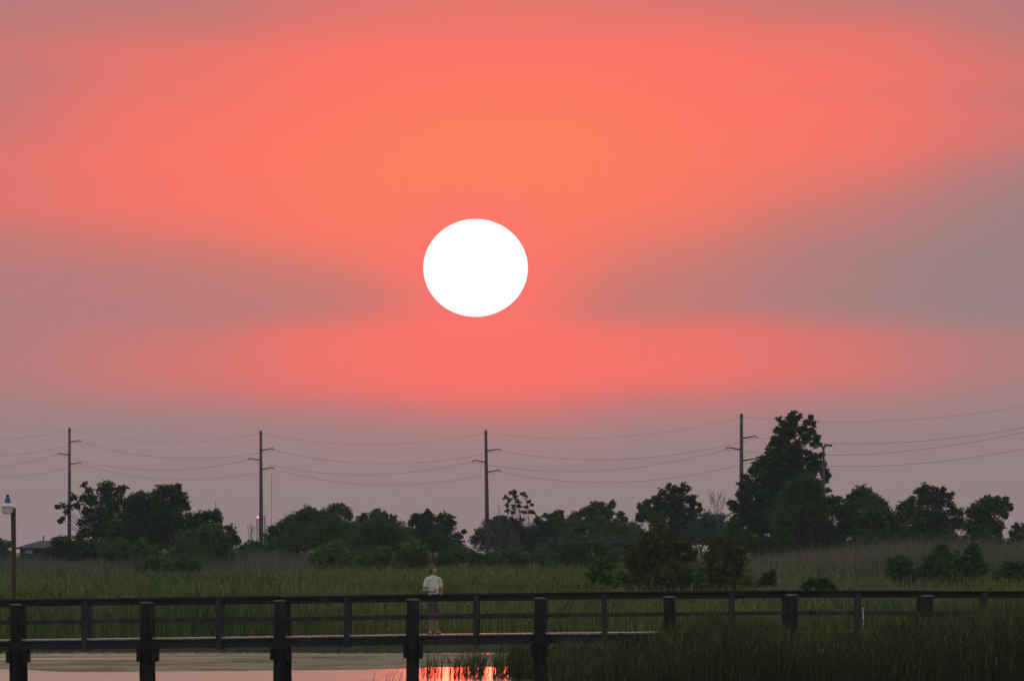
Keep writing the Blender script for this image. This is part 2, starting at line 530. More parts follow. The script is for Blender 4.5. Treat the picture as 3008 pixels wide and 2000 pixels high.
# ------------------------------------------------------------------ boardwalk
BD = 290.0
PXM = F / BD
rx = [-700, 0, 750, 1250, 1550, 2250, 3008, 3600]
ry = [1768, 1761, 1752, 1744.5, 1741.5, 1734, 1735, 1737]
def wx(px): return (px - CX) / PXM
def rail_z(X_): return CAMZ + (HY - float(np.interp(X_ * PXM + CX, rx, ry))) / PXM
def deck_z(X_): return rail_z(X_) - 1.035
WID = 2.7
Y0, Y1 = BD, BD + WID           # outer faces of the two railings
bw = empty('boardwalk', (0, BD, 0))
tag(bw, 'long dark timber boardwalk with railings crossing the marsh pond on piles', 'boardwalk')
O = np.array([0, BD, 0.0])


def local(mb): mb.v = [tuple(np.array(p) - O) for p in mb.v]; return mb


piles_px = [-330, 48, 430, 822, 1213, 1586, 1966, 2325, 2722, 3100]
mids_px = [-140, 248, 642, 1018, 1398, 1775, 2150, 2522, 2893, 3290]
pr = random.Random(4)
for k, px in enumerate(piles_px):
    for side, Y in ((0, Y0 - 0.17), (1, Y1 + 0.17)):
        X_ = wx(px) + (0.0 if side == 0 else pr.uniform(-0.03, 0.09))
        top = rail_z(X_) - 0.125 + pr.uniform(-0.012, 0.012)
        lean = pr.uniform(-0.02, 0.02); rr = pr.uniform(0.148, 0.163)
        mb = MB(); pts = []; rad = []
        for q in range(9):
            t_ = q / 8; z = -1.6 + (top + 1.6) * t_
            pts.append((X_ + lean * (1 - t_) + 0.008 * math.sin(q * 2.1 + k), Y, z)); rad.append(rr * (1.10 - 0.10 * t_) * (1 + 0.02 * math.sin(q * 1.7 + k)))
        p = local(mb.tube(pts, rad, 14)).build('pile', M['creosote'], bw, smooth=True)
        cap = MB().lathe((X_, Y, top), [(rr + 0.010, -0.022), (rr + 0.012, 0.008), (rr * 0.7, 0.020), (0.02, 0.026)], 16)
        local(cap).build('pile_cap', M['copper'], p)
    # split cap beams that clasp the pile pair, running across under the deck
    for s in (-1, 1):
        X_ = wx(px) + s * 0.20
        zt = deck_z(X_) - 0.27
        mb = MB().box((X_, (Y0 + Y1) / 2, zt - 0.16), (0.085, WID + 0.95 + pr.uniform(-0.1, 0.1), 0.31 + pr.uniform(-0.02, 0.05)))
        local(mb).build('cap_beam', M['creosote'], bw)
for px in mids_px:
    for side, Y in ((0, Y0 - 0.035), (1, Y1 + 0.035)):
        X_ = wx(px) + (0 if side == 0 else 0.03)
        zt = rail_z(X_) - 0.05; zb = deck_z(X_) - 0.30
        mb = MB().box((X_, Y, (zt + zb) / 2), (0.14, 0.09, zt - zb))
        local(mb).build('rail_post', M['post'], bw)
# rails and fascia, board by board between the piles
ends = piles_px
for k in range(len(ends) - 1):
    xa, xb = wx(ends[k]) + 0.003, wx(ends[k + 1]) - 0.003
    xm = (xa + xb) / 2; L = xb - xa
    za, zb = rail_z(xa), rail_z(xb); tilt = (zb - za) / L
    for side, Y, inn in ((0, Y0, 1), (1, Y1, -1)):
        j1 = pr.uniform(-0.011, 0.011)
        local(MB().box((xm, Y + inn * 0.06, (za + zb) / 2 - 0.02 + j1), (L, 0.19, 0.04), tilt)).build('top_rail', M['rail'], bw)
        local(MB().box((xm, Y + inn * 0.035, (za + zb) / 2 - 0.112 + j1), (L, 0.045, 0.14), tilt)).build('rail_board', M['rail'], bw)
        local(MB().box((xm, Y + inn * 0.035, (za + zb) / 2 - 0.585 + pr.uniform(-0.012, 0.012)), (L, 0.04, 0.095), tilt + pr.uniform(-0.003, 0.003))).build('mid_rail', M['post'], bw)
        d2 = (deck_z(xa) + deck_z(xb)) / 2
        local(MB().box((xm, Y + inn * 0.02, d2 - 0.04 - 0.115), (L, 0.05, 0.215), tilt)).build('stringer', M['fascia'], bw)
    d2 = (deck_z(xa) + deck_z(xb)) / 2
    local(MB().box((xm, (Y0 + Y1) / 2, d2 - 0.04 - 0.115), (L, 0.05, 0.215), tilt)).build('stringer', M['fascia'], bw)
# deck planks, one by one
pw = 0.150
plank_me = [MB().box((0, 0, 0), (pw - 0.012, WID + 0.10 + e, 0.038)).mesh('plank') for e in (0.0, 0.03, -0.02, 0.05)]
for me_ in plank_me: me_.materials.append(M['plank'])
x_ = wx(-330)
while x_ < wx(3100):
    o = link('plank', pr.choice(plank_me), None, bw)
    o.location = (x_, (Y0 + Y1) / 2 - BD + pr.uniform(-0.02, 0.02), deck_z(x_) - 0.019 + pr.uniform(-0.004, 0.004))
    o.rotation_euler = (pr.uniform(-0.001, 0.001), pr.uniform(-0.012, 0.012), pr.uniform(-0.003, 0.003))
    x_ += pw

# ------------------------------------------------------------------ lamp on a post at the left
LD = Y1 + 0.55
def lp(px, py): return at(px, py, LD)
base = lp(40, 1900); base[2] = -1.5
lamp = empty('yard_lamp', base)
tag(lamp, 'unlit barrel shaped yard lamp on a brown wooden post beside the boardwalk', 'street lamp')
def rel(mb, o): mb.v = [tuple(np.array(p) - o) for p in mb.v]; return mb
top_ = lp(39, 1491)
rel(MB().tube([(base[0], LD, -1.5), tuple(lp(41, 1760)), tuple(lp(40.5, 1620)), tuple(top_)], [0.064, 0.062, 0.064, 0.067], 12), base).build('post', M['lamppost'], lamp, smooth=True)
c = lp(23.5, 1509); c[1] = LD - 0.20
k = LD / F
rel(MB().lathe(c, [(0.03, -0.004), (13.2 * k, 0.0), (15.5 * k, 6 * k), (17 * k, 16 * k), (17.3 * k, 21 * k)], 24), base).build('lens', M['lens'], lamp, smooth=True)
rel(MB().lathe(c, [(18.6 * k, 20.6 * k), (18.8 * k, 22 * k), (14 * k, 28 * k), (10.5 * k, 31.5 * k)], 24), base).build('collar', M['lampwhite'], lamp, smooth=True)
rel(MB().lathe(c, [(10.3 * k, 31 * k), (9.8 * k, 33 * k), (8.0 * k, 42 * k), (7.6 * k, 47 * k), (6 * k, 48.5 * k)], 20), base).build('housing', M['lamphouse'], lamp, smooth=True)
rel(MB().lathe(c, [(4.2 * k, 48 * k), (4.4 * k, 54 * k), (3.4 * k, 56.5 * k), (1 * k, 57.2 * k)], 14), base).build('photocell', M['photocell'], lamp, smooth=True)
rel(MB().tube([(c[0] + 0.05, LD - 0.20, c[2] + 36 * k), (c[0] + 0.10, LD - 0.14, c[2] + 30 * k), (top_[0], LD - 0.06, top_[2] - 0.12)], 0.018, 8), base).build('bracket', M['steel_pole'], lamp)

# ------------------------------------------------------------------ white pipe stake in the reeds
sx = at(2535, 1900, 287.5)
st = empty('marker_stake', (sx[0], 287.5, -1.2))
tag(st, 'thin white pipe stake with a cap standing in the reeds before the railing', 'stake')
so = np.array([sx[0], 287.5, -1.2])
zt = at(2535, 1786, 287.5)[2]
rel(MB().tube([(sx[0] + 0.06, 287.5, -1.2), (sx[0], 287.5, zt - 0.05)], 0.016, 10), so).build('pipe', M['pvc'], st, smooth=True)
rel(MB().lathe((sx[0], 287.5, zt - 0.07), [(0.026, 0), (0.028, 0.06), (0.015, 0.08)], 12), so).build('cap', M['pvc'], st, smooth=True)


# ------------------------------------------------------------------ person on the boardwalk
def capsule_cloud(parts, name, voxel, smooth_it=2):
    """limbs as tapered tubes with round joints, fused by a voxel remesh into one continuous surface"""
    bm = bmesh.new()
    for kind, *p in parts:
        if kind == 'ball':
            c, r = p
            mtx = mathutils.Matrix.Translation(c) @ mathutils.Matrix.Diagonal((*(r if hasattr(r, '__len__') else (r, r, r)), 1))
            bmesh.ops.create_icosphere(bm, subdivisions=3, radius=1.0, matrix=mtx)
        else:
            pts, rad, sq = p
            for q in range(len(pts) - 1):
                A, B = np.array(pts[q], float), np.array(pts[q + 1], float)
                L = np.linalg.norm(B - A); n = max(2, int(L / (min(rad) * 0.45)) + 1)
                for s_ in range(n + 1):
                    t_ = s_ / n
                    r = rad[q] * (1 - t_) + rad[q + 1] * t_
                    c = A * (1 - t_) + B * t_
                    mtx = mathutils.Matrix.Translation(c) @ mathutils.Matrix.Diagonal((r, r * sq, r, 1))
                    bmesh.ops.create_icosphere(bm, subdivisions=2, radius=1.0, matrix=mtx)
    me = bpy.data.meshes.new(name); bm.to_mesh(me); bm.free()
    o = bpy.data.objects.new(name, me); COL.objects.link(o)
    md = o.modifiers.new('r', 'REMESH'); md.mode = 'VOXEL'; md.voxel_size = voxel
    md = o.modifiers.new('s', 'SMOOTH'); md.iterations = smooth_it
    dg = bpy.context.evaluated_depsgraph_get()
    me2 = bpy.data.meshes.new_from_object(o.evaluated_get(dg))
    bpy.data.objects.remove(o); bpy.data.meshes.remove(me)
    me2.name = name
    me2.polygons.foreach_set('use_smooth', [True] * len(me2.polygons))
    return me2


PX_, PY_ = (1273 - CX) / F * 290.7, 290.7
pz = deck_z(PX_)
person = empty('person', (PX_, PY_, pz))
person.rotation_euler = (0, 0, 0.42)          # turned towards the right of the picture
tag(person, 'person in a pale short sleeved shirt and grey shorts standing at the boardwalk rail', 'person')
# local axes: x right in the picture, y away from the camera, z up; the figure faces the camera, head turned right
def hand(wrist, d, palm_n, thumb_side):
    w = np.array(wrist, float); d = np.array(d, float); d /= np.linalg.norm(d)
    n_ = np.array(palm_n, float); n_ /= np.linalg.norm(n_)
    s_ = np.cross(d, n_) * thumb_side
    out = [('limb', [w, w + d * 0.045, w + d * 0.085], [0.025, 0.032, 0.033], 0.8)]
    for q, L in enumerate((0.072, 0.080, 0.074, 0.058)):
        off = s_ * (0.030 - 0.020 * q)
        a0 = w + d * 0.075 + off; a1 = a0 + d * L * 0.55; a2 = a1 + d * L * 0.35 + n_ * L * 0.38
        out.append(('limb', [a0, a1, a2], [0.0095, 0.009, 0.0075], 1.0))
    t0 = w + d * 0.03 + s_ * 0.025; t1 = t0 + d * 0.03 + s_ * 0.028; t2 = t1 + d * 0.03 + n_ * 0.012
    out.append(('limb', [t0, t1, t2], [0.013, 0.011, 0.008], 1.0))
    return out


hipL, hipR = (-0.095, 0, 0.90), (0.085, 0, 0.90)
knL, knR = (-0.045, -0.03, 0.49), (0.065, 0.0, 0.49)
anL, anR = (-0.055, 0.04, 0.085), (0.090, 0.02, 0.085)
shL, shR = (-0.165, 0.0, 1.40), (0.155, 0.0, 1.40)
elL, elR = (-0.250, 0.03, 1.14), (0.245, 0.05, 1.14)
wrL, wrR = (-0.095, -0.17, 1.10), (0.205, 0.0, 0.93)
parts = [
    ('limb', [(0, 0, 0.93), (-0.005, 0.0, 1.08), (-0.01, -0.005, 1.24), (-0.012, 0, 1.38)], [0.145, 0.132, 0.150, 0.13], 0.68),
    ('limb', [shL, (-0.01, 0, 1.425), shR], [0.066, 0.085, 0.066], 0.9),
    ('limb', [(-0.012, 0.005, 1.42), (-0.008, -0.005, 1.53)], [0.058, 0.054], 1.0),
    ('ball', (-0.006, -0.012, 1.640), (0.074, 0.094, 0.108)),
    ('ball', (0.006, -0.050, 1.595), (0.050, 0.050, 0.055)),
    ('limb', [(0.020, -0.098, 1.645), (0.030, -0.118, 1.615)], [0.010, 0.014], 1.0),
    ('ball', (-0.018, -0.088, 1.655), 0.016), ('ball', (0.048, -0.082, 1.655), 0.016),
    ('limb', [(0.000, -0.094, 1.580), (0.040, -0.092, 1.580)], [0.009, 0.009], 1.0),
    ('ball', (-0.082, 0.01, 1.635), (0.012, 0.022, 0.034)), ('ball', (0.070, 0.01, 1.635), (0.012, 0.022, 0.034)),
    ('limb', [shL, elL], [0.056, 0.042], 1.0), ('limb', [elL, wrL], [0.043, 0.028], 1.0),
    ('limb', [shR, elR], [0.056, 0.042], 1.0), ('limb', [elR, wrR], [0.043, 0.028], 1.0),
    ('limb', [hipL, knL], [0.088, 0.058], 1.0), ('limb', [knL, (-0.062, 0.02, 0.35), anL], [0.056, 0.057, 0.038], 1.0),
    ('limb', [hipR, knR], [0.088, 0.058], 1.0), ('limb', [knR, (0.085, 0.03, 0.35), anR], [0.056, 0.057, 0.038], 1.0),
    ('limb', [(-0.07, 0.05, 0.045), (-0.115, -0.07, 0.042), (-0.145, -0.14, 0.030)], [0.040, 0.040, 0.028], 1.0),
    ('limb', [(0.09, 0.06, 0.045), (0.125, -0.06, 0.042), (0.150, -0.13, 0.030)], [0.040, 0.040, 0.028], 1.0),
]
parts += hand(wrL, (0.9, -0.1, 0.25), (0, 0.9, -0.2), 1) + hand(wrR, (-0.35, -0.25, -0.9), (-0.8, 0.3, 0.1), -1)
link('body', capsule_cloud(parts, 'body', 0.009, 2), M['skin'], person)
shirt = [
    ('limb', [(-0.002, 0, 0.905), (-0.005, 0, 1.05), (-0.01, -0.005, 1.24), (-0.012, 0, 1.385)], [0.155, 0.145, 0.160, 0.135], 0.74),
    ('limb', [shL, (-0.01, 0, 1.43), shR], [0.074, 0.092, 0.074], 0.92),
    ('limb', [shL, (-0.207, 0.014, 1.255)], [0.072, 0.076], 1.0), ('limb', [shR, (0.200, 0.022, 1.255)], [0.072, 0.076], 1.0),
    ('limb', [(-0.012, 0.005, 1.45), (-0.01, 0.002, 1.492)], [0.074, 0.068], 1.0),
]
link('shirt', capsule_cloud(shirt, 'shirt', 0.012, 3), M['shirt'], person)
shorts = [
    ('limb', [(0, 0, 0.985), (0, 0, 0.87)], [0.155, 0.165], 0.74),
    ('limb', [hipL, (-0.066, -0.012, 0.62), (-0.050, -0.025, 0.46)], [0.104, 0.088, 0.080], 1.0),
    ('limb', [hipR, (0.076, -0.002, 0.62), (0.070, 0.0, 0.46)], [0.104, 0.088, 0.080], 1.0),
]
link('shorts', capsule_cloud(shorts, 'shorts', 0.012, 3), M['shorts'], person)
hair = [
    ('ball', (-0.016, 0.022, 1.668), (0.084, 0.090, 0.098)), ('ball', (-0.040, 0.02, 1.62), (0.058, 0.080, 0.090)),
    ('ball', (-0.01, -0.055, 1.728), (0.060, 0.045, 0.034)), ('ball', (-0.062, -0.028, 1.665), (0.030, 0.050, 0.060)),
    ('ball', (0.035, 0.02, 1.70), (0.046, 0.070, 0.055)),
]
link('hair', capsule_cloud(hair, 'hair', 0.010, 2), M['hair'], person)
for s_ in (-1, 1):
    fx = -0.105 if s_ < 0 else 0.12
    mb = MB()
    out = []
    for q in range(12):
        w = 2 * math.pi * q / 12
        lx, ly = 0.046 * math.cos(w), 0.135 * math.sin(w)
        rot = math.radians(-22 if s_ < 0 else 14) * 1.0
        xx = lx * math.cos(rot) - ly * math.sin(rot) * -1; yy = ly * math.cos(rot)
        out.append((fx + xx - (0.0), yy - 0.03))
    mb.v = [(x, y, 0.0) for x, y in out] + [(x, y, 0.022) for x, y in out]
    mb.f = [tuple(range(12))[::-1], tuple(range(12, 24))] + [(q, (q + 1) % 12, 12 + (q + 1) % 12, 12 + q) for q in range(12)]
    mb.build('sandal', M['sandal'], person)

# ------------------------------------------------------------------ utility poles and wires
# (photo x, photo y of the top, distance) of the poles on a line that comes towards us from left to right
poles = [(-285, 1255, 1397), (204, 1256, 1300), (766, 1265, 1203), (1427, 1263, 1105), (2178, 1215, 1007), (3180, 1150, 911)]
plabel = {1: 'steel utility pole rising out of the leftmost spreading tree', 2: 'steel utility pole beside the red beacon mast',
          3: 'steel utility pole standing in the gap just left of the sparse tall tree', 4: 'tallest looking utility pole, partly hidden by the tall conical tree'}
wires = {k: [] for k in range(4)}
arm_dy = {1: [(42, 1), (80, -1), (107, 1)], 2: [(57, 1), (86, -1), (113, 1)], 3: [(61, 1), (94, -1), (123, 1)], 4: [(72, 1), (105, -1), (138, 1)]}
for k, (px, py, D) in enumerate(poles):
    top = at(px, py, D); gz = float(ground_z(top[0], top[1]))
    o = np.array([top[0], D, gz])
    s = D / F
    arms = arm_dy.get(k, [(57, 1), (88, -1), (115, 1)])
    lean = {3: 6 * s, 2: 2 * s}.get(k, 0)
    vis = k in plabel
    if vis:
        up = empty('utility_pole', o)
        tag(up, plabel[k], 'utility pole', 'poles carrying the power line')
        rel(MB().tube([(top[0] + lean, D, gz - 0.5), (top[0] + lean * 0.5, D, (gz + top[2]) / 2), tuple(top)], [0.24, 0.19, 0.135], 12), o).build('shaft', M['steel_pole'], up, smooth=True)
        rel(MB().box((top[0], D, top[2] - 0.28), (0.40, 0.07, 0.07)), o).build('top_bracket', M['steel_pole'], up)
    wires[0].append((top[0] + 0.2, D, top[2] - 0.28))
    for q, (dy_, side) in enumerate(arms):
        az_ = top[2] - dy_ * s
        L = 1.25
        x0 = top[0] + lean * 0.3
        tip = (x0 + side * L, D, az_ + 0.20)
        if vis:
            arm = rel(MB().tube([(x0 + side * 0.12, D, az_), (x0 + side * 0.7, D, az_ + 0.10), tip], [0.075, 0.06, 0.05], 8), o).build('cross_arm', M['steel_pole'], up)
            ins = MB().tube([(tip[0], D, tip[2]), (tip[0] + side * 0.07, D, tip[2] - 0.08), (tip[0] + side * 0.12, D, tip[2] - 0.20)], [0.05, 0.055, 0.04], 8)
            rel(ins, o).build('insulator', M['insul'], arm)
            if q == 2 and k == 2:
                # marker box low on the shaft
                rel(MB().box((top[0] - 0.28, D - 0.05, at(766, 1596, D)[2]), (0.22, 0.3, 0.42)), o).build('switch_box', M['steel_pole'], up)
        wires[q + 1].append((tip[0] + side * 0.12, D, tip[2] - 0.20))
wl = ['topmost thin overhead wire strung from pole top to pole top', 'second highest overhead wire, on the upper right arms', 'third overhead wire, carried by the left arms of the poles', 'lowest of the four wires strung between the steel utility poles']
sag = [1.15, 1.35, 1.4, 1.45]
for q in range(4):
    pts = []
    W = [np.array(p) for p in wires[q]]
    for a_, b_ in zip(W[:-1], W[1:]):
        for t_ in np.linspace(0, 1, 22)[:-1]:
            p = a_ * (1 - t_) + b_ * t_; p[2] -= sag[q] * 4 * t_ * (1 - t_); pts.append(p)
    pts.append(W[-1])
    w_ = MB().tube(pts, 0.0115 if q else 0.008, 5).build('overhead_wire', M['wire'])
    tag(w_, wl[q], 'wire', 'wires of the power line')

# ------------------------------------------------------------------ double headed light pole at the tall tree
D = 797.0
b0 = at(2419, 1600, D); gz = float(ground_z(b0[0], D)); o = np.array([b0[0], D, gz])
fl = empty('light_pole', o)
tag(fl, 'parking light pole with two flat heads at the right edge of the tall conical tree', 'light pole')
tz = at(2419, 1313, D)[2]
rel(MB().tube([(b0[0], D, gz - 0.3), (b0[0], D, tz)], [0.11, 0.085], 10), o).build('shaft', M['steel_pole'], fl, smooth=True)
for s_ in (-1, 1):
    c = at(2419 + s_ * 14, 1307.5, D)
    rel(MB().box((c[0], D, c[2]), (0.56, 0.40, 0.15), -0.08 * s_), o).build('lamp_head', M['steel_pole'], fl)
rel(MB().box((b0[0], D, tz + 0.02), (0.30, 0.12, 0.10)), o).build('head_bracket', M['steel_pole'], fl)

# ------------------------------------------------------------------ house behind the trees on the left
D = 960.0
hx0, hx1 = at(46, 1608, D)[0], at(300, 1608, D)[0]
gz = float(ground_z(np.array(hx0), np.array(D)))
ez = at(0, 1608, D)[2]; rz = at(0, 1587.5, D)[2]
o = np.array([(hx0 + hx1) / 2, D, gz])
hs = empty('house', o)
tag(hs, 'low house with dark hipped roof behind the leftmost trees', 'house')
wob = MB().box(((hx0 + hx1) / 2, D + 4, (gz + ez) / 2), (hx1 - hx0 - 0.7, 7.3, ez - gz))
rel(wob, o).build('wall', M['housewall'], hs)
mb = MB()
r0, r1 = at(112, 0, D)[0], at(235, 0, D)[0]
mb.v = [(hx0, D, ez), (hx1, D, ez), (hx1, D + 8, ez), (hx0, D + 8, ez), (r0, D + 4, rz), (r1, D + 4, rz),
        (hx0, D, ez - 0.14), (hx1, D, ez - 0.14), (hx1, D + 8, ez - 0.14), (hx0, D + 8, ez - 0.14)]
mb.f = [(0, 1, 5, 4), (1, 2, 5), (2, 3, 4, 5), (3, 0, 4), (0, 6, 7, 1), (1, 7, 8, 2), (2, 8, 9, 3), (3, 9, 6, 0), (6, 9, 8, 7)]
rf = rel(mb, o).build('roof', M['roof'], hs)
p0 = at(123, 1589, D); p1 = at(122, 1573, D)
rel(MB().tube([(p0[0], D + 3.9, rz - 0.3), (p1[0], D + 3.9, p1[2])], 0.055, 8), o).build('vent_pipe', M['steel_pole'], rf)
wc = at(85, 1620, D)
win = rel(MB().box((wc[0], D + 0.31, wc[2]), (0.62, 0.08, 0.30)), o).build('window', M['teal'], hs)
rel(MB().box((wc[0], D + 0.255, wc[2] - 0.18), (0.72, 0.06, 0.05)), o).build('sill', M['housewall'], win)

# ------------------------------------------------------------------ far masts
def mast(px, ytop, D, w, label, light=False, tbar=False, lattice=True):
    b0 = at(px, 1610, D); gz = float(ground_z(b0[0], D)); zt = at(px, ytop, D)[2]
    o = np.array([b0[0], D, gz]); r = empty('radio_mast', o); tag(r, label, 'mast')
    mb = MB()
    if lattice:
        for k in range(3):
            a_ = 2 * math.pi * k / 3 + 0.3
            mb.tube([(b0[0] + w * math.cos(a_), D + w * math.sin(a_), gz), (b0[0] + w * math.cos(a_), D + w * math.sin(a_), zt)], 0.035, 5)
        n = int((zt - gz) / 0.9); 
        for q in range(n):
            for k in range(3):
                a_ = 2 * math.pi * k / 3 + 0.3; c_ = 2 * math.pi * (k + 1) / 3 + 0.3
                z0 = gz + (zt - gz) * q / n; z1 = gz + (zt - gz) * (q + 1) / n
                mb.tube([(b0[0] + w * math.cos(a_), D + w * math.sin(a_), z0), (b0[0] + w * math.cos(c_), D + w * math.sin(c_), z1)], 0.02, 4)
    else:
        mb.tube([(b0[0], D, gz), (b0[0], D, zt)], w, 6)
    rel(mb, o).build('lattice' if lattice else 'shaft', M['mast'], r)
    if light:
        rel(MB().lathe((b0[0], D, zt), [(0.10, -0.02), (0.13, 0.08), (0.11, 0.20), (0.03, 0.26)], 12), o).build('beacon', M['beacon'], r, smooth=True)
    if tbar:
        rel(MB().box((b0[0] - 0.1, D, zt + 0.03), (0.75, 0.15, 0.10)), o).build('cross_bar', M['mast'], r)
mast(757, 1521, 1700, 0.22, 'lattice mast with a small red beacon just left of a utility pole', light=True)
mast(778, 1517, 1700, 0.16, 'short lattice mast with a bar on top just right of a utility pole', tbar=True)
mast(798, 1388, 2400, 0.045, 'faint hair thin mast in the haze right of the beacon mast', lattice=False)

# ------------------------------------------------------------------ vegetation
def leaves(name, lobes, D, mat_, leaf=0.17, dens=1.0, hole=0.3, depth=1.0, seed=0, squash=0.92, origin=None, tuft=1.0):
    """crown: every lobe is filled with leaf clusters, each cluster with single leaf faces"""
    r = np.random.default_rng(seed)
    s = D / F
    P, Nn, S, T = [], [], [], []
    for (x, y, rad) in lobes:
        c = at(x, y, D); R = rad * s
        c = c + np.array([0, r.uniform(-0.6, 0.6) * R * depth, 0])
        area = math.pi * R * R
        nleaf = int(dens * (12.5 * area / (leaf * leaf)) + 40)
        ncl = max(8, int(nleaf / 26))
        d = r.normal(size=(ncl, 3)); d /= np.linalg.norm(d, axis=1)[:, None]
        rr = R * (1.0 - hole * 1.3 * r.random(ncl) ** 1.6)
        far = r.random(ncl) < 0.10
        rr = np.where(far, R * r.uniform(1.02, 1.22, ncl), rr)
        lump = 1 + 0.13 * np.sin(d[:, 0] * 5.3 + x) * np.sin(d[:, 2] * 6.1 + y) + 0.09 * r.normal(size=ncl)
        cc = c + d * (rr * lump)[:, None] * np.array([1, 0.9 * depth, squash])
        cr = np.clip(R * r.uniform(0.14, 0.32, ncl), leaf * 0.9, 0.42) * tuft * np.where(far, 0.55, 1.0)
        m_ = 26
        q = r.normal(size=(ncl, m_, 3)) * np.array([0.62, 0.62, 0.42])
        pos = cc[:, None, :] + q * cr[:, None, None]
        P.append(pos.reshape(-1, 3))
        nn = d[:, None, :] * 0.7 + np.array([0, 0, 0.5]) + r.normal(size=(ncl, m_, 3)) * 0.75
        Nn.append(nn.reshape(-1, 3))
        tone = np.clip(0.45 + 0.30 * r.normal(size=ncl), 0, 1)
        T.append((tone[:, None] + 0.16 * r.normal(size=(ncl, m_))).ravel())
        S.append(leaf * r.uniform(0.6, 1.35, ncl * m_))
        # larger overlapping leaf sprays inside the lobe
        if hole < 0.7:
            ni = int(dens * 7.0 * area / (leaf * leaf * 6.0)) + 6
            d2 = r.normal(size=(ni, 3)); d2 /= np.linalg.norm(d2, axis=1)[:, None]
            P.append(c + d2 * (R * 0.80 * r.random(ni) ** 0.45)[:, None] * np.array([1, 0.9 * depth, squash]))
            Nn.append(d2 * 0.6 + r.normal(size=(ni, 3)) * 0.8 + np.array([0, -0.3, 0.2]))
            T.append(np.clip(0.35 + 0.2 * r.normal(size=ni), 0, 1)); S.append(leaf * r.uniform(2.0, 3.4, ni))
    P = np.concatenate(P); Nn = np.concatenate(Nn); S = np.concatenate(S); T = np.clip(np.concatenate(T), 0, 1)
    # keep leaves above the ground
    gz = ground_z(P[:, 0], P[:, 1]) + 0.15
    ok = P[:, 2] > gz
    P, Nn, S, T = P[ok], Nn[ok], S[ok], T[ok]
    if origin is not None: P = P - origin
    Nn /= np.linalg.norm(Nn, axis=1)[:, None]
    ref = r.normal(size=Nn.shape)
    A = np.cross(Nn, ref); A /= np.linalg.norm(A, axis=1)[:, None]
    B = np.cross(Nn, A)
    n = len(P)
    h = S[:, None] * 0.5
    V = np.empty((n, 4, 3))
    V[:, 0] = P - A * h; V[:, 1] = P - B * h * 0.62; V[:, 2] = P + A * h; V[:, 3] = P + B * h * 0.62
    return np_mesh(name, V.reshape(-1, 3), np.full(n, 4), np.arange(n * 4), {'rnd': np.repeat(T, 4)})


def wood(base, lobes, D, r0, seed, origin):
    r = random.Random(seed)
    mb = MB()
    cs = [at(x, y, D) for x, y, rad in lobes]
    zmax = max(c[2] for c in cs); xm = sum(c[0] for c in cs) / len(cs)
    zf = base[2] + (zmax - base[2]) * 0.45
    trunk = [tuple(base + np.array([0, 0, -0.3])), (base[0] + r.uniform(-.1, .1), D, base[2] + (zf - base[2]) * 0.5), (base[0] * 0.7 + xm * 0.3, D, zf)]
    mb.tube(trunk, [r0 * 0.8, r0 * 0.6, r0 * 0.42], 8)
    topc = max(cs, key=lambda c: c[2])
    mb.tube([trunk[2], tuple((np.array(trunk[2]) * 0.5 + topc * 0.5) + np.array([r.uniform(-.2, .2), 0, 0])), tuple(topc)], [r0 * 0.42, r0 * 0.28, r0 * 0.1], 6)
    for c in cs:
        z0 = min(zf, max(base[2] + 0.3, c[2] - 0.6)) * r.uniform(0.85, 1.0)
        t_ = (z0 - base[2]) / max(0.1, zf - base[2]); t_ = min(1, max(0.15, t_))
        p0 = np.array(trunk[0]) * (1 - t_) + np.array(trunk[2]) * t_
        mid = (p0 + c) / 2 + np.array([r.uniform(-.15, .15), r.uniform(-.3, .3), -0.1])
        mb.tube([tuple(p0), tuple(mid), tuple(mid * 0.25 + c * 0.75)], [r0 * 0.22, r0 * 0.15, r0 * 0.06], 5)
    return rel(mb, origin)


tree_n = [0]
def plant(kind, label, D, basex, lobes, mat_, r0=0.14, leaf=0.115, dens=1.0, hole=0.3, group=None, cat=None, squash=0.92, tuft=1.0):
    tree_n[0] += 1
    sd = tree_n[0]
    b0 = at(basex, 1640, D); gz = float(ground_z(b0[0], D)); base = np.array([b0[0], D, gz])
    e = empty(kind, base)
    tag(e, label, cat or ('tree' if kind.endswith('tree') else 'shrub'), group)
    isT = kind.endswith('tree')
    wood(base, lobes, D, r0, sd, base).build('trunk' if isT else 'stem', M['bark'], e, smooth=True)
    link('crown' if isT else 'foliage', leaves('crown', lobes, D, mat_, leaf, dens, hole, 1.0, sd * 7 + 1, squash, base, tuft), M[mat_], e)
    return e


TG, SG = 'trees along the far side of the marsh', 'shrubs in the marsh grass'
# --- left group
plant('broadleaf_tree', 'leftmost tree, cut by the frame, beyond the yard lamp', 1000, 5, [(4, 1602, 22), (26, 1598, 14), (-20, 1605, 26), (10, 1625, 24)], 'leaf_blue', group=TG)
plant('broadleaf_tree', 'loose spreading tree with a ragged left branch in front of the left utility pole', 860, 285,
      [(317, 1430, 30), (300, 1438, 20), (345, 1440, 22), (366, 1434, 10), (250, 1424, 13), (262, 1442, 14), (244, 1462, 18), (215, 1462, 14), (272, 1470, 26), (318, 1470, 38), (352, 1468, 22), (225, 1484, 16),
       (186, 1486, 11), (168, 1489, 8), (205, 1490, 12), (196, 1502, 10), (178, 1530, 9), (184, 1522, 6), (255, 1500, 22), (300, 1505, 45), (340, 1500, 30), (262, 1525, 22), (240, 1536, 14), (290, 1545, 45), (250, 1565, 26), (320, 1560, 50), (232, 1580, 20)],
      'leaf_dark', 0.2, dens=0.55, hole=0.62, group=TG, leaf=0.13, tuft=0.9)
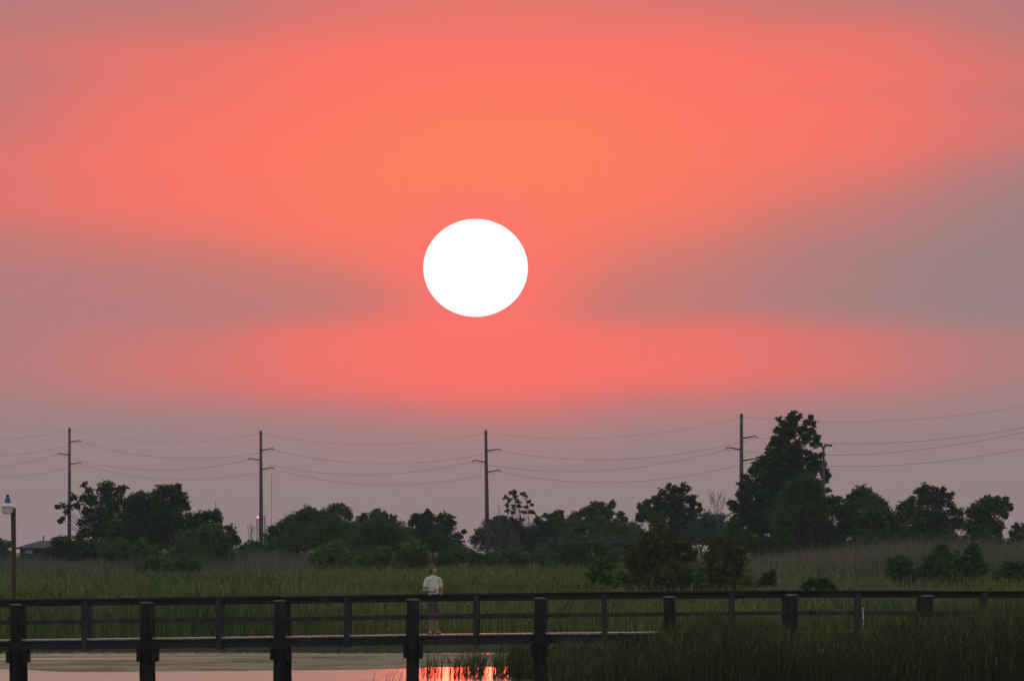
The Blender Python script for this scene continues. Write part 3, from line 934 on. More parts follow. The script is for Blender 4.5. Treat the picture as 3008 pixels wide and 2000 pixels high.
plant('broadleaf_tree', 'dense dark tree with a square shoulder, second from the left pole', 820, 470,
      [(470, 1448, 26), (500, 1440, 24), (525, 1430, 12), (525, 1455, 26), (415, 1455, 16), (405, 1470, 28), (380, 1478, 24), (450, 1480, 40), (510, 1490, 42), (545, 1482, 14), (552, 1493, 8), (390, 1515, 45), (450, 1530, 55), (510, 1525, 40), (400, 1570, 52), (470, 1580, 58), (350, 1560, 34), (350, 1600, 40)],
      'leaf_dark', 0.22, hole=0.3, group=TG)
plant('broadleaf_tree', 'small dark tree peeping over the round green shrub at left', 840, 610,
      [(626, 1512, 18), (640, 1508, 12), (604, 1514, 14), (585, 1522, 20), (560, 1528, 22), (640, 1525, 14), (600, 1545, 38), (560, 1560, 40)], 'leaf_dark', hole=0.35, group=TG)
plant('round_shrub', 'big rounded green shrub left of the beacon mast', 780, 610,
      [(600, 1570, 34), (640, 1558, 26), (675, 1552, 16), (560, 1590, 40), (630, 1595, 50), (684, 1580, 22), (700, 1590, 12), (600, 1635, 55), (540, 1630, 45), (660, 1630, 38), (500, 1650, 36)], 'leaf_mid', 0.1, hole=0.35, group=SG)
plant('dark_shrub', 'dark shrub at the foot of the left utility pole', 840, 200, [(165, 1592, 18), (190, 1588, 20), (180, 1615, 34), (225, 1612, 34), (260, 1612, 36), (150, 1622, 20), (215, 1635, 32), (300, 1615, 36)], 'leaf_dark', 0.1, group=SG)
plant('pale_shrub', 'low grey green shrub in grass below the square shouldered tree', 740, 450, [(430, 1655, 24), (455, 1645, 20), (470, 1665, 26), (410, 1668, 18)], 'leaf_mid', 0.07, group=SG, dens=0.7, hole=0.5)
plant('low_shrub', 'low shrub under the foot of the big rounded green shrub', 735, 510, [(500, 1660, 26), (535, 1655, 28), (570, 1660, 26)], 'leaf_mid', 0.07, group=SG, dens=0.8)
plant('low_shrub', 'dark low shrub at the foot of the beacon side utility pole', 860, 735, [(716, 1612, 20), (745, 1605, 22), (735, 1632, 30), (765, 1625, 30), (710, 1635, 24)], 'leaf_dark', 0.08, group=SG)
# --- centre group
plant('broadleaf_tree', 'wide mounded tree just right of the beacon side utility pole', 880, 890,
      [(905, 1506, 22), (885, 1515, 20), (925, 1512, 20), (950, 1510, 18), (990, 1492, 18), (1012, 1500, 20), (975, 1500, 18), (1025, 1515, 14), (860, 1530, 26), (830, 1548, 26), (800, 1560, 20), (905, 1540, 42), (975, 1540, 46), (860, 1570, 48), (800, 1595, 34), (930, 1580, 55), (1010, 1560, 40), (850, 1615, 45), (780, 1620, 24)], 'leaf_mid', 0.2, hole=0.3, group=TG)
plant('broadleaf_tree', 'middle mounded tree with a small peak above the yellowish shrubs', 900, 1110,
      [(1106, 1504, 14), (1096, 1516, 16), (1125, 1514, 16), (1070, 1516, 14), (1062, 1530, 18), (1155, 1520, 12), (1150, 1532, 18), (1110, 1545, 40), (1065, 1560, 36), (1160, 1560, 36), (1120, 1590, 50), (1050, 1600, 44), (1175, 1595, 40)], 'leaf_mid', 0.18, hole=0.32, group=TG)
plant('evergreen_tree', 'blackish tree with three knobby tops left of the central gap', 930, 1270,
      [(1256, 1506, 13), (1248, 1520, 16), (1266, 1522, 16), (1222, 1518, 16), (1210, 1532, 14), (1235, 1535, 18), (1300, 1514, 14), (1288, 1526, 14), (1322, 1522, 14), (1330, 1536, 14), (1260, 1550, 34), (1310, 1550, 28), (1225, 1565, 28), (1290, 1580, 38), (1340, 1572, 12), (1362, 1562, 8), (1352, 1575, 10), (1340, 1600, 26), (1240, 1600, 34)], 'leaf_dark', 0.18, hole=0.3, group=TG)
plant('olive_shrub', 'yellowish green shrub below the wide mounded tree', 760, 965, [(950, 1620, 26), (985, 1612, 30), (930, 1645, 30), (980, 1650, 36), (1020, 1645, 32), (960, 1675, 30)], 'leaf_olive', 0.09, group=SG, hole=0.4)
plant('olive_shrub', 'yellowish green shrub between the two mounded trees and the person', 750, 1110, [(1080, 1640, 32), (1120, 1628, 30), (1150, 1640, 30), (1100, 1665, 34), (1060, 1665, 28)], 'leaf_olive', 0.09, group=SG, hole=0.42, dens=0.8)
plant('olive_shrub', 'tallest yellowish green shrub, above and left of the person', 745, 1215, [(1215, 1605, 26), (1190, 1615, 24), (1238, 1618, 24), (1200, 1640, 34), (1245, 1645, 26), (1170, 1650, 28), (1220, 1665, 28)], 'leaf_olive', 0.09, group=SG, hole=0.4)
plant('grey_shrub', 'dull green low shrub filling the central gap', 800, 1330, [(1310, 1630, 26), (1350, 1622, 28), (1380, 1632, 26), (1330, 1650, 28), (1290, 1648, 22), (1400, 1645, 26), (1440, 1640, 26)], 'leaf_mid', 0.08, group=SG, hole=0.4, dens=0.9)
# --- right of the central gap
plant('broadleaf_tree', 'bushy tree behind the utility pole right of the central gap', 1150, 1450,
      [(1462, 1528, 16), (1480, 1524, 14), (1440, 1545, 24), (1410, 1565, 18), (1395, 1585, 16), (1475, 1550, 30), (1510, 1548, 28), (1430, 1590, 34), (1480, 1590, 40), (1530, 1575, 30), (1560, 1560, 20)], 'leaf_dark', 0.15, group=TG)
plant('sparse_tree', 'tall sparse tree with see-through tufts and a bare trunk', 880, 1545,
      [(1503, 1448, 8), (1514, 1444, 7), (1512, 1458, 9), (1535, 1450, 8), (1545, 1456, 7), (1484, 1462, 9), (1498, 1470, 8), (1520, 1474, 9), (1552, 1474, 8), (1560, 1482, 7), (1490, 1484, 9), (1508, 1488, 11), (1526, 1484, 9), (1544, 1490, 8), (1490, 1500, 8), (1506, 1506, 9), (1540, 1502, 9), (1556, 1502, 11), (1566, 1504, 6), (1500, 1520, 8), (1515, 1530, 7), (1532, 1526, 7)],
      'leaf_dark', 0.13, leaf=0.12, dens=0.42, hole=0.9, group=TG, squash=0.8, tuft=0.85)
plant('broadleaf_tree', 'low dark tree right of the sparse tall tree', 960, 1640,
      [(1634, 1508, 12), (1650, 1506, 9), (1620, 1520, 16), (1600, 1515, 10), (1645, 1524, 16), (1580, 1530, 16), (1610, 1550, 34), (1660, 1550, 32), (1570, 1565, 34), (1630, 1585, 45), (1680, 1580, 34), (1560, 1600, 30)], 'leaf_dark', 0.15, hole=0.4, group=TG)
plant('broadleaf_tree', 'tree rising to a forked tip in the middle of the right half', 940, 1745,
      [(1748, 1482, 14), (1765, 1484, 12), (1800, 1474, 8), (1795, 1488, 13), (1735, 1498, 18), (1712, 1504, 16), (1775, 1502, 22), (1690, 1520, 20), (1745, 1522, 32), (1790, 1512, 18), (1822, 1512, 14), (1835, 1524, 12), (1700, 1545, 34), (1760, 1555, 44), (1815, 1550, 34), (1680, 1580, 30), (1850, 1570, 28), (1770, 1600, 44), (1840, 1600, 34)], 'leaf_mid', 0.17, hole=0.35, group=TG)
plant('oak_tree', 'broad dark oak shaped tree left of the bare grey tree', 900, 1970,
      [(2008, 1424, 8), (2018, 1436, 11), (2000, 1444, 16), (1965, 1430, 11), (1980, 1436, 13), (1945, 1448, 15), (1965, 1456, 20), (1925, 1470, 17), (1900, 1478, 14), (1884, 1488, 14), (1990, 1466, 26), (2025, 1468, 16), (2038, 1460, 8), (2036, 1480, 14), (2056, 1484, 7), (2052, 1498, 10), (1945, 1490, 34), (1900, 1505, 28), (1985, 1500, 36), (1882, 1520, 18), (2030, 1505, 22), (1930, 1530, 34), (1990, 1540, 34)], 'leaf_dark', 0.2, hole=0.36, group=TG, leaf=0.12)
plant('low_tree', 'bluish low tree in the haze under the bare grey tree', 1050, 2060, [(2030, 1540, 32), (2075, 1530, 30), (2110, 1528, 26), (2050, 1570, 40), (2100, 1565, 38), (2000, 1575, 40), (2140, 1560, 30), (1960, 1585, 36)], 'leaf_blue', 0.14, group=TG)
plant('leafy_shrub', 'green shrub mound left of the big front shrub', 790, 1740, [(1720, 1595, 30), (1680, 1615, 30), (1760, 1605, 30), (1640, 1635, 30), (1700, 1640, 40), (1770, 1640, 34), (1810, 1630, 28)], 'leaf_mid', 0.1, group=SG, hole=0.4)
plant('leafy_shrub', 'dull green shrub at the foot of the sparse tall tree', 800, 1550, [(1500, 1630, 26), (1545, 1640, 26), (1590, 1630, 28), (1460, 1640, 24), (1520, 1655, 26), (1610, 1655, 26)], 'leaf_mid', 0.08, group=SG, hole=0.4, dens=0.9)
plant('leafy_shrub', 'small shrub standing in the grass before the big front shrub', 500, 1770, [(1760, 1665, 26), (1790, 1655, 24), (1745, 1690, 26), (1780, 1695, 30)], 'leaf_olive', 0.07, group=SG, hole=0.5, dens=0.7)
plant('large_shrub', 'largest dark olive shrub in front, left of its darker neighbour', 530, 1930,
      [(1935, 1558, 26), (1915, 1568, 22), (1960, 1572, 26), (1890, 1590, 28), (1930, 1600, 40), (1985, 1592, 26), (2010, 1600, 26), (1870, 1620, 34), (1920, 1640, 48), (1980, 1635, 44), (2025, 1630, 28), (1850, 1650, 24), (1890, 1680, 45), (1950, 1690, 48), (2010, 1680, 40), (1860, 1700, 26), (2030, 1700, 24), (1900, 1715, 34), (1960, 1718, 34), (2010, 1712, 28)], 'leaf_olive_dark', 0.11, hole=0.42, group=SG, leaf=0.10)
plant('leafy_shrub', 'loose olive brush joining the feet of the two big front shrubs', 520, 2050, [(1830, 1690, 22), (1800, 1712, 22), (2045, 1690, 20), (2060, 1712, 24), (2195, 1705, 22), (2220, 1720, 18), (1850, 1722, 22), (2040, 1725, 22)], 'leaf_olive', 0.06, group=SG, hole=0.55, dens=0.7, leaf=0.10)
plant('large_shrub', 'dark rounded shrub just below the tall conical tree', 535, 2130,
      [(2125, 1585, 22), (2145, 1592, 24), (2100, 1600, 24), (2160, 1610, 26), (2130, 1625, 40), (2090, 1635, 30), (2170, 1645, 28), (2110, 1670, 44), (2160, 1685, 36), (2075, 1690, 30), (2130, 1710, 36), (2080, 1715, 28), (2170, 1712, 28)], 'leaf_olive_dark', 0.11, hole=0.40, group=SG, leaf=0.10)
# --- the tall conical tree and the trees right of it
plant('conical_tree', 'tallest tree, dark and conical, beside the two headed light pole', 800, 2290,
      [(2330, 1214, 11), (2322, 1228, 15), (2338, 1232, 14), (2288, 1232, 8), (2302, 1244, 14), (2350, 1222, 6), (2382, 1226, 10), (2372, 1242, 14), (2388, 1244, 11), (2325, 1252, 20), (2284, 1262, 12), (2298, 1272, 20), (2358, 1262, 18), (2384, 1268, 16), (2278, 1288, 14), (2400, 1284, 11), (2325, 1276, 18), (2270, 1304, 14), (2302, 1304, 24), (2345, 1300, 14), (2368, 1286, 20), (2392, 1302, 14), (2335, 1322, 26), (2406, 1304, 8),
       (2262, 1326, 18), (2295, 1336, 30), (2372, 1330, 14), (2385, 1345, 22), (2410, 1338, 12), (2338, 1352, 34), (2245, 1348, 18), (2395, 1366, 22), (2270, 1366, 34), (2420, 1362, 11), (2226, 1366, 16), (2320, 1384, 40), (2380, 1388, 30), (2418, 1384, 16), (2432, 1394, 9), (2210, 1382, 15), (2240, 1394, 30), (2280, 1412, 42), (2350, 1420, 40), (2190, 1400, 14), (2424, 1404, 16), (2182, 1424, 16), (2210, 1432, 34), (2172, 1450, 12), (2250, 1456, 44), (2310, 1464, 46), (2190, 1468, 28), (2148, 1478, 13), (2160, 1490, 22), (2400, 1430, 22), (2430, 1440, 10), (2390, 1456, 26), (2210, 1505, 40), (2270, 1510, 46), (2170, 1530, 34), (2330, 1520, 40), (2230, 1555, 40), (2290, 1560, 44), (2150, 1560, 26), (2180, 1585, 34)],
      'leaf_dark', 0.28, hole=0.34, group=TG, leaf=0.12)
plant('vine_covered_tree', 'paler green round tree in front of the tall conical tree', 770, 2350, [(2350, 1412, 24), (2375, 1410, 24), (2330, 1425, 22), (2400, 1424, 20), (2355, 1445, 40), (2400, 1455, 28), (2310, 1470, 36), (2370, 1490, 44), (2300, 1520, 40), (2410, 1500, 30)], 'leaf_mid', 0.17, group=TG)
plant('broadleaf_tree', 'dark low tree right below the two headed light pole', 778, 2430, [(2440, 1468, 18), (2465, 1466, 14), (2415, 1478, 20), (2450, 1490, 30), (2400, 1510, 36), (2480, 1505, 30), (2350, 1540, 46), (2420, 1550, 46), (2490, 1545, 36), (2380, 1585, 40), (2460, 1590, 40), (2310, 1590, 36)], 'leaf_dark', 0.17, group=TG)
plant('broadleaf_tree', 'round topped green tree next right of the light pole', 810, 2545, [(2530, 1436, 15), (2515, 1450, 18), (2550, 1448, 18), (2500, 1464, 18), (2572, 1464, 18), (2535, 1470, 30), (2590, 1484, 20), (2604, 1500, 16), (2500, 1496, 30), (2560, 1506, 40), (2615, 1520, 22), (2510, 1540, 40), (2580, 1550, 42), (2630, 1550, 26), (2540, 1580, 40), (2610, 1590, 36)], 'leaf_mid', 0.18, group=TG)
plant('broadleaf_tree', 'dark round topped tree, second from the right edge', 850, 2730, [(2718, 1434, 16), (2700, 1444, 14), (2742, 1440, 16), (2772, 1436, 8), (2765, 1450, 17), (2785, 1458, 13), (2798, 1450, 5), (2720, 1460, 30), (2680, 1468, 14), (2755, 1472, 28), (2660, 1480, 16), (2645, 1492, 14), (2790, 1482, 13), (2690, 1500, 34), (2750, 1510, 36), (2800, 1500, 18), (2820, 1505, 14), (2650, 1520, 28), (2700, 1550, 44), (2770, 1550, 44), (2815, 1535, 26), (2650, 1570, 34), (2740, 1585, 40)], 'leaf_dark', 0.19, hole=0.34, group=TG)
plant('broadleaf_tree', 'round green tree nearest the right edge, open below on its right', 820, 2900, [(2905, 1468, 17), (2885, 1478, 17), (2930, 1466, 14), (2952, 1470, 14), (2962, 1484, 11), (2970, 1494, 7), (2915, 1490, 30), (2860, 1490, 14), (2850, 1506, 18), (2880, 1510, 30), (2940, 1500, 22), (2955, 1515, 11), (2900, 1540, 36), (2850, 1545, 26), (2935, 1545, 18), (2870, 1570, 30), (2930, 1565, 18)], 'leaf_mid', 0.18, hole=0.36, group=TG)
plant('low_tree', 'small dark tree cut by the right edge of the picture', 900, 2990, [(2985, 1545, 12), (2998, 1556, 14), (3015, 1550, 18), (2975, 1566, 16), (2995, 1580, 22), (3030, 1575, 24)], 'leaf_dark', 0.1, group=TG)
plant('undergrowth_shrub', 'dark undergrowth filling the foot of the tall conical tree', 795, 2250, [(2170, 1600, 30), (2215, 1598, 34), (2260, 1602, 34), (2310, 1604, 32), (2235, 1625, 30), (2290, 1628, 30)], 'leaf_dark', 0.08, group=SG)
plant('undergrowth_shrub', 'dark undergrowth below the round topped green tree', 785, 2480, [(2360, 1608, 28), (2410, 1606, 32), (2460, 1608, 32), (2510, 1604, 32), (2560, 1602, 32), (2610, 1600, 30)], 'leaf_dark', 0.08, group=SG)
plant('undergrowth_shrub', 'dark undergrowth below the second tree from the right edge', 825, 2730, [(2650, 1590, 28), (2695, 1592, 30), (2745, 1590, 30), (2795, 1588, 28), (2830, 1590, 22)], 'leaf_dark', 0.08, group=SG)
plant('undergrowth_shrub', 'low dark undergrowth below the round green tree by the right edge', 815, 2900, [(2860, 1590, 22), (2895, 1588, 24), (2935, 1588, 20), (2970, 1594, 16)], 'leaf_dark', 0.08, group=SG)
plant('undergrowth_shrub', 'dull undergrowth below the loose spreading tree at left', 800, 370, [(320, 1620, 32), (360, 1612, 34), (405, 1615, 34), (345, 1645, 26), (390, 1645, 28), (440, 1620, 30)], 'leaf_mid', 0.08, group=SG)
plant('undergrowth_shrub', 'undergrowth below the forked tip tree', 850, 1760, [(1600, 1615, 26), (1640, 1605, 28), (1850, 1595, 28), (1810, 1600, 28)], 'leaf_blue', 0.08, group=SG)
# --- bushes in the pale grass on the right
plant('twin_top_shrub', 'dark green shrub with two knobs on top in the pale grass at right', 600, 2800,
      [(2765, 1608, 16), (2772, 1622, 16), (2752, 1622, 14), (2858, 1605, 14), (2868, 1618, 15), (2848, 1620, 13), (2730, 1645, 20), (2760, 1655, 32), (2800, 1642, 26), (2830, 1650, 30), (2868, 1645, 22), (2730, 1680, 26), (2790, 1685, 40), (2850, 1680, 34), (2890, 1670, 18), (2740, 1708, 26), (2800, 1712, 30), (2860, 1708, 26)], 'leaf_mid', 0.09, group=SG, hole=0.34, leaf=0.115)
plant('small_shrub', 'small round shrub left of the two knobbed shrub', 600, 2640, [(2640, 1642, 20), (2620, 1654, 18), (2662, 1654, 20), (2640, 1672, 30), (2700, 1680, 22), (2615, 1680, 14), (2675, 1680, 18), (2640, 1700, 26), (2680, 1700, 22)], 'leaf_mid', 0.07, group=SG, hole=0.4, leaf=0.115)
plant('small_shrub', 'small dark shrub near the right edge beside the two knobbed shrub', 590, 2965, [(2955, 1660, 15), (2972, 1655, 14), (2985, 1668, 14), (2960, 1680, 26), (2985, 1690, 24), (2930, 1690, 20)], 'leaf_mid', 0.07, group=SG, hole=0.4, leaf=0.115)
plant('small_shrub', 'half shrub cut by the right frame edge', 590, 3010, [(3005, 1665, 16), (3020, 1655, 18), (3010, 1685, 20)], 'leaf_mid', 0.07, group=SG, hole=0.4, leaf=0.115)
plant('small_shrub', 'small dark tuft in the grass just right of the dark rounded shrub', 505, 2260, [(2255, 1690, 14), (2270, 1685, 10), (2262, 1705, 18), (2240, 1705, 12)], 'leaf_dark', 0.05, group=SG, hole=0.5, leaf=0.11)
plant('small_shrub', 'low dark shrub just above the railing below the light pole', 455, 2400, [(2385, 1712, 14), (2405, 1705, 16), (2430, 1708, 12), (2410, 1725, 20), (2370, 1725, 14), (2445, 1722, 12)], 'leaf_dark', 0.05, group=SG, hole=0.5, leaf=0.11)


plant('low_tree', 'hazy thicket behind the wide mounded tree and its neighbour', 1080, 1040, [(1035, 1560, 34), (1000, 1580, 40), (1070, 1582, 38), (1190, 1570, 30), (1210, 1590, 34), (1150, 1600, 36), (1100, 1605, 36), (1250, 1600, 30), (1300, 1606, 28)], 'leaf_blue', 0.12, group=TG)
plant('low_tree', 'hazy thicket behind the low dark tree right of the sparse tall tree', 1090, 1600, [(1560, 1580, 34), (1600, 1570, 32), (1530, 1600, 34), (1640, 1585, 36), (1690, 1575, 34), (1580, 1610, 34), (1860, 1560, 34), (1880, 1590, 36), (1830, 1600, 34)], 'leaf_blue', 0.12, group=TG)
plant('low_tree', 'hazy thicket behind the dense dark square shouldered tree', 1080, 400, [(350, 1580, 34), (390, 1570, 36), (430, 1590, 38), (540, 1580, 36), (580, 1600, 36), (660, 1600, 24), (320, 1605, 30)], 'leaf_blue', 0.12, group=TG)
# --- bare trees
def bare(label, px, ytop, ybot, D, spread, seed, nb=9, r0=0.05):
    r = random.Random(seed)
    b0 = at(px, 1640, D); gz = float(ground_z(b0[0], D)); o = np.array([b0[0], D, gz])
    e = empty('bare_tree', o); tag(e, label, 'tree', 'leafless trees')
    zt = at(px, ytop, D)[2]; zb = at(px, ybot, D)[2]
    tr = MB().tube([(b0[0], D, gz - 0.2), (b0[0] + 0.05, D, (gz + zt) / 2), (b0[0], D, zt)], [r0 * 1.8, r0 * 1.1, r0 * 0.3], 6)
    rel(tr, o).build('trunk', M['twig'], e)
    br = MB()
    for k in range(nb):
        t_ = k / nb; z0 = zb + (zt - zb) * (0.0 + 0.8 * t_)
        s_ = r.choice((-1, 1)) * spread * (1 - 0.5 * t_) * r.uniform(0.25, 1.0)
        up_ = (zt - z0) * r.uniform(0.4, 0.9)
        p0 = np.array([b0[0], D, z0]); p2 = np.array([b0[0] + s_, D + r.uniform(-1, 1) * spread, z0 + up_]); p1 = p0 * 0.5 + p2 * 0.5 + np.array([s_ * 0.15, 0, -0.1])
        br.tube([p0, p1, p2], [r0 * 0.55, r0 * 0.4, r0 * 0.15], 5)
        for q in range(3):
            a_ = p1 * (1 - q * 0.3) + p2 * q * 0.3
            br.tube([a_, a_ + np.array([s_ * r.uniform(-0.1, 0.4), r.uniform(-.3, .3), up_ * r.uniform(0.3, 0.6)])], [r0 * 0.3, r0 * 0.12], 4)
    rel(br, o).build('branches', M['twig'], e)
bare('grey leafless tree between the oak shaped tree and the tall conical tree', 2108, 1440, 1530, 980, 1.1, 3, 17, 0.04)
bare('thin leafless sapling just left of the beacon mast', 738, 1534, 1600, 1000, 0.45, 5, 8, 0.04)
bare('thin bare twigs left of the tall sparse tree', 1466, 1472, 1530, 950, 0.25, 8, 5, 0.022)
bare('bare leaning twig over the small dark tree at left', 634, 1470, 1520, 900, 0.25, 12, 3, 0.03)


# ------------------------------------------------------------------ grass and reeds
def blades(name, X_, Y_, Z_, H, W, lean, rnd, lean_dir=None):
    n = len(X_)
    th = rng.uniform(0, 2 * math.pi, n)
    ax = np.stack((np.cos(th), np.sin(th) * 0.6, np.zeros(n)), -1)
    if lean_dir is None:
        ld = rng.normal(size=(n, 2)); ld /= np.linalg.norm(ld, axis=1)[:, None]
    else:
        ld = lean_dir
    L = (lean * H)[:, None] * np.concatenate((ld, np.zeros((n, 1))), 1)
    B = np.stack((X_, Y_, Z_), -1)
    up = np.array([0, 0, 1.0])
    V = np.empty((n, 5, 3))
    V[:, 0] = B - ax * W[:, None] * 0.5; V[:, 1] = B + ax * W[:, None] * 0.5
    mid = B + up * (H * 0.6)[:, None] + L * 0.40
    V[:, 2] = mid + ax * W[:, None] * 0.42; V[:, 3] = mid - ax * W[:, None] * 0.42
    V[:, 4] = B + up * (H * (1 - 0.35 * lean))[:, None] + L
    base = np.arange(n) * 5
    loops = np.stack((base, base + 1, base + 2, base + 3, base + 3, base + 2, base + 4), -1).ravel()
    sizes = np.tile([4, 3], n)
    return np_mesh(name, V.reshape(-1, 3), sizes, loops, {'rnd': np.repeat(np.clip(rnd, 0, 1), 5)})


def patchy(x, y, s=1.0, ph=0.0):
    return (np.sin(x * 0.31 * s + ph) * np.sin(y * 0.045 * s + 1.3 * ph) + 0.7 * np.sin(x * 0.83 * s + y * 0.11 * s + ph * 2) + 0.5 * np.sin(x * 1.9 * s - y * 0.21 * s + ph)) / 2.2


# marsh meadow from the far shore to the trees; density falls with distance squared
def meadow(N, leafy):
    Dm = 366 * (1130 / 366) ** (rng.random(N) ** (1.25 if leafy else 1.0))
    Xm = rng.uniform(-0.062, 0.062, N) * Dm + rng.uniform(-6, 6, N)
    ok = Dm > bank(Xm) - 1.0
    Dm, Xm = Dm[ok], Xm[ok]
    n = len(Dm)
    Zm = np.maximum(ground_z(Xm, Dm), -0.4)
    pt = patchy(Xm, Dm); fine = patchy(Xm, Dm * 3, 3.1, 0.7)
    H = (1.38 + 0.22 * np.sin(Xm * 0.21 + Dm * 0.013) * np.sin(Xm * 0.07 + 1.0 + Dm * 0.02) + 0.26 * pt + 0.16 * fine + 0.20 * rng.normal(size=n)).clip(0.5, 2.6) - 0.25 * sstep(500, 900, Dm)
    # a darker, ranker belt of growth along parts of the shore
    belt = sstep(400, 380, Dm) * (0.35 + 0.65 * sstep(-13, -10, Xm) * sstep(-2, -6, Xm))
    tone = 0.37 + 0.19 * rng.normal(size=n) + 0.16 * patchy(Xm, Dm, 0.6, 2.0) + 0.12 * fine - 0.30 * belt
    W = 0.012 + 0.000055 * Dm * rng.uniform(0.6, 1.5, n)
    if not leafy:
        return Xm, Dm, Zm, H, W, np.abs(rng.normal(0.16, 0.16, n)), tone
    hz = rng.uniform(0.25, 0.85, n)
    return Xm, Dm, Zm + H * hz, rng.uniform(0.25, 0.60, n), W * 1.2, np.abs(rng.normal(0.75, 0.35, n)), tone + 0.08


A_, B_ = meadow(100000, False), meadow(75000, True)
C_ = [np.concatenate(q) for q in zip(A_, B_)]
me = blades('marsh_grass', *C_)
tag(link('marsh_grass', me, M['grass']), 'tall green marsh grass covering the far bank', 'grass', kind='stuff')

# pale plumed grass, higher, on the right and far left
def plume_field(n, x0, x1, d0, d1, h, seed):
    r = np.random.default_rng(seed)
    D_ = r.uniform(d0, d1, n); px = r.uniform(x0, x1, n)
    X_ = (px - CX) / F * D_
    Z_ = ground_z(X_, D_)
    ed = np.minimum(np.clip((px - x0) / 260.0, 0, 1), 1.0)
    H_ = (h * (0.80 + 0.2 * ed) + 0.35 * patchy(X_, D_, 0.8, 4.0) + 0.30 * np.sin(X_ * 0.27 + 0.5) + 0.32 * r.normal(size=n)).clip(0.6, 4)
    return X_, D_, Z_, H_, r.uniform(0.03, 0.085, n), np.abs(r.normal(0.1, 0.1, n)), 0.5 + 0.25 * r.normal(size=n)
for nm, args, lab in (('plume_grass', (20000, 2180, 3200, 690, 840, 2.45, 5), 'pale brownish plumed grass in front of the trees at right'),
                      ('plume_grass', (12000, -120, 900, 740, 880, 1.6, 9), 'haze-greyed plumed grass below the trees at left')):
    X_, D_, Z_, H_, W_, L_, T_ = plume_field(*args)
    me = blades(nm, X_, D_, Z_, H_, W_, L_, T_)
    tag(link(nm, me, M['plume' if 'right' in lab else 'plume_haze_grey']), lab, 'grass', kind='stuff')

# reeds standing in the water in front of the boardwalk, thicker and taller to the right
N = 46000
px = 1235 + (3330 - 1235) * rng.random(N) ** 0.92
D_ = rng.uniform(263, 288.6, N)
D_ = np.where(px < 1630, rng.uniform(294.5, 312, N), D_)      # the thin left part grows beyond the boardwalk
topy = np.interp(px, [1235, 1300, 1500, 1700, 1900, 1990, 2080, 2180, 2260, 2350, 2500, 2620, 2720, 2850, 3008, 3330],
                 [1925, 1912, 1896, 1882, 1850, 1818, 1794, 1794, 1818, 1826, 1822, 1804, 1782, 1764, 1752, 1748])
X_ = (px - CX) / F * D_
clump = patchy(X_, D_ * 6, 2.5, 1.0) + 0.5 * np.sin(X_ * 5.1 + 1.0) + 0.3 * np.sin(X_ * 11.7)
prob = np.interp(px, [1235, 1300, 1400, 1480, 1560, 1640, 1750], [0.14, 0.22, 0.24, 0.36, 0.60, 0.85, 1.0])
keep = (rng.random(N) < prob) & ((px > 1640) | (clump > np.interp(px, [1235, 1480, 1640], [0.05, -0.15, -1.2])))
px, D_, X_, topy, clump = px[keep], D_[keep], X_[keep], topy[keep], clump[keep]
n = len(px)
ztop = CAMZ + (HY - topy) / F * D_
Z_ = np.full(n, -0.45)
H_ = (ztop + 0.45) * (1.03 - np.abs(rng.normal(0, 0.18, n))) + np.where(px > 1640, 0.20, 0.10) * clump
H_ = np.where(px < 1560, H_ * 1.12, H_)
H_ = np.where(rng.random(n) < 0.05, H_ * 1.10, H_).clip(0.3, 3.2)
ldx = np.stack((np.abs(rng.normal(0.7, 0.6, n)), rng.normal(0, 0.5, n)), -1)
ldx[rng.random(n) < 0.3, 0] *= -0.8
q_ = np.concatenate((rng.integers(0, n, 45000),))
q_ = q_[px[q_] > 1500]; m_ = len(q_)
hz = rng.uniform(0.30, 0.82, m_)
lw = 0.27 + 0.23 * rng.normal(size=n) + 0.12 * patchy(X_, D_ * 4, 1.5, 3.0)
def cat2(a_, b_): return np.concatenate((a_, b_))
ld2 = rng.normal(size=(m_, 2)); ld2 /= np.linalg.norm(ld2, axis=1)[:, None]
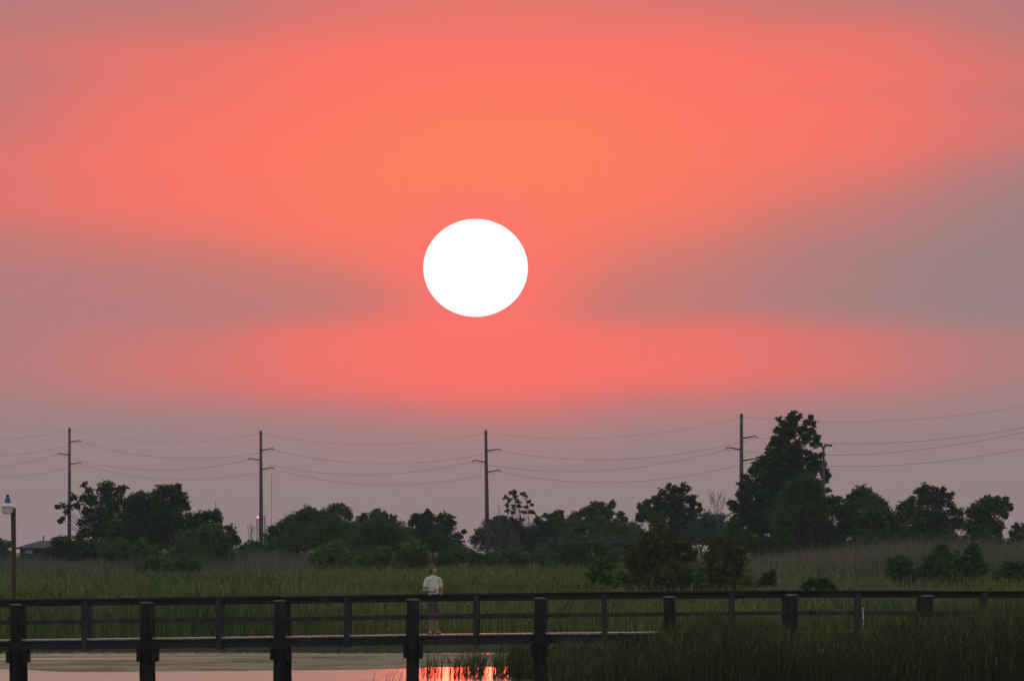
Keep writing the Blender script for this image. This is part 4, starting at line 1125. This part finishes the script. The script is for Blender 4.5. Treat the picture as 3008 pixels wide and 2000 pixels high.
me = blades('reeds', cat2(X_, X_[q_] + rng.normal(0, 0.05, m_)), cat2(D_, D_[q_]), cat2(Z_, Z_[q_] + H_[q_] * hz), cat2(H_, rng.uniform(0.18, 0.5, m_)),
            cat2(rng.uniform(0.009, 0.022, n), rng.uniform(0.012, 0.03, m_)), cat2(np.abs(rng.normal(0.16, 0.15, n)), np.abs(rng.normal(0.8, 0.4, m_))),
            cat2(lw, lw[q_] + 0.12 + 0.2 * rng.normal(size=m_)), np.concatenate((ldx, ld2)))
tag(link('reed_bed', me, M['reed']), 'dense dark green reeds in front of the right half of the boardwalk', 'reeds', kind='stuff')
# a few single leaning stems left of the central pile
px = np.array([1128, 1132, 1136, 1142, 1100, 1060, 1170, 1240, 1236, 1250, 1262]); n = len(px)
tx = np.array([1158, 1172, 1140, 1180, 1106, 1070, 1190, 1262, 1250, 1280, 1285]); ty = np.array([1936, 1940, 1934, 1945, 1960, 1985, 1950, 1915, 1925, 1918, 1930])
D_ = rng.uniform(280, 286, n); X_ = (px - CX) / F * D_
zt = CAMZ + (HY - ty) / F * D_
Hh = (zt + 0.4) * 1.08
ld = np.stack(((tx - px) / F * D_ * 1.25 / Hh, np.zeros(n)), -1)
me = blades('reeds', X_ - 0.04, D_, np.full(n, -0.4), Hh, np.full(n, 0.022), np.ones(n) * 0.999 * 0.2, np.full(n, 0.4), ld * 5.0)
tag(link('reed_stems', me, M['reed']), 'few single leaning reed stems left of the central pile', 'reeds', kind='stuff')

# ------------------------------------------------------------------ haze over the marsh
hb = MB().box((0, 3250, 11.0), (5400, 6900, 28.4)).build('haze', None)
m = bpy.data.materials.new('haze_air'); m.use_nodes = True
nt = m.node_tree; nt.nodes.clear()
out = nt.nodes.new('ShaderNodeOutputMaterial')
pv = nt.nodes.new('ShaderNodeVolumePrincipled')
pv.inputs['Color'].default_value = (0.80, 0.86, 0.92, 1)
pv.inputs['Density'].default_value = 0.000058
pv.inputs['Anisotropy'].default_value = 0.0
nt.links.new(pv.outputs[0], out.inputs['Volume'])
hb.data.materials.append(m)
tag(hb, 'thin evening haze over the whole marsh', 'haze', kind='stuff')
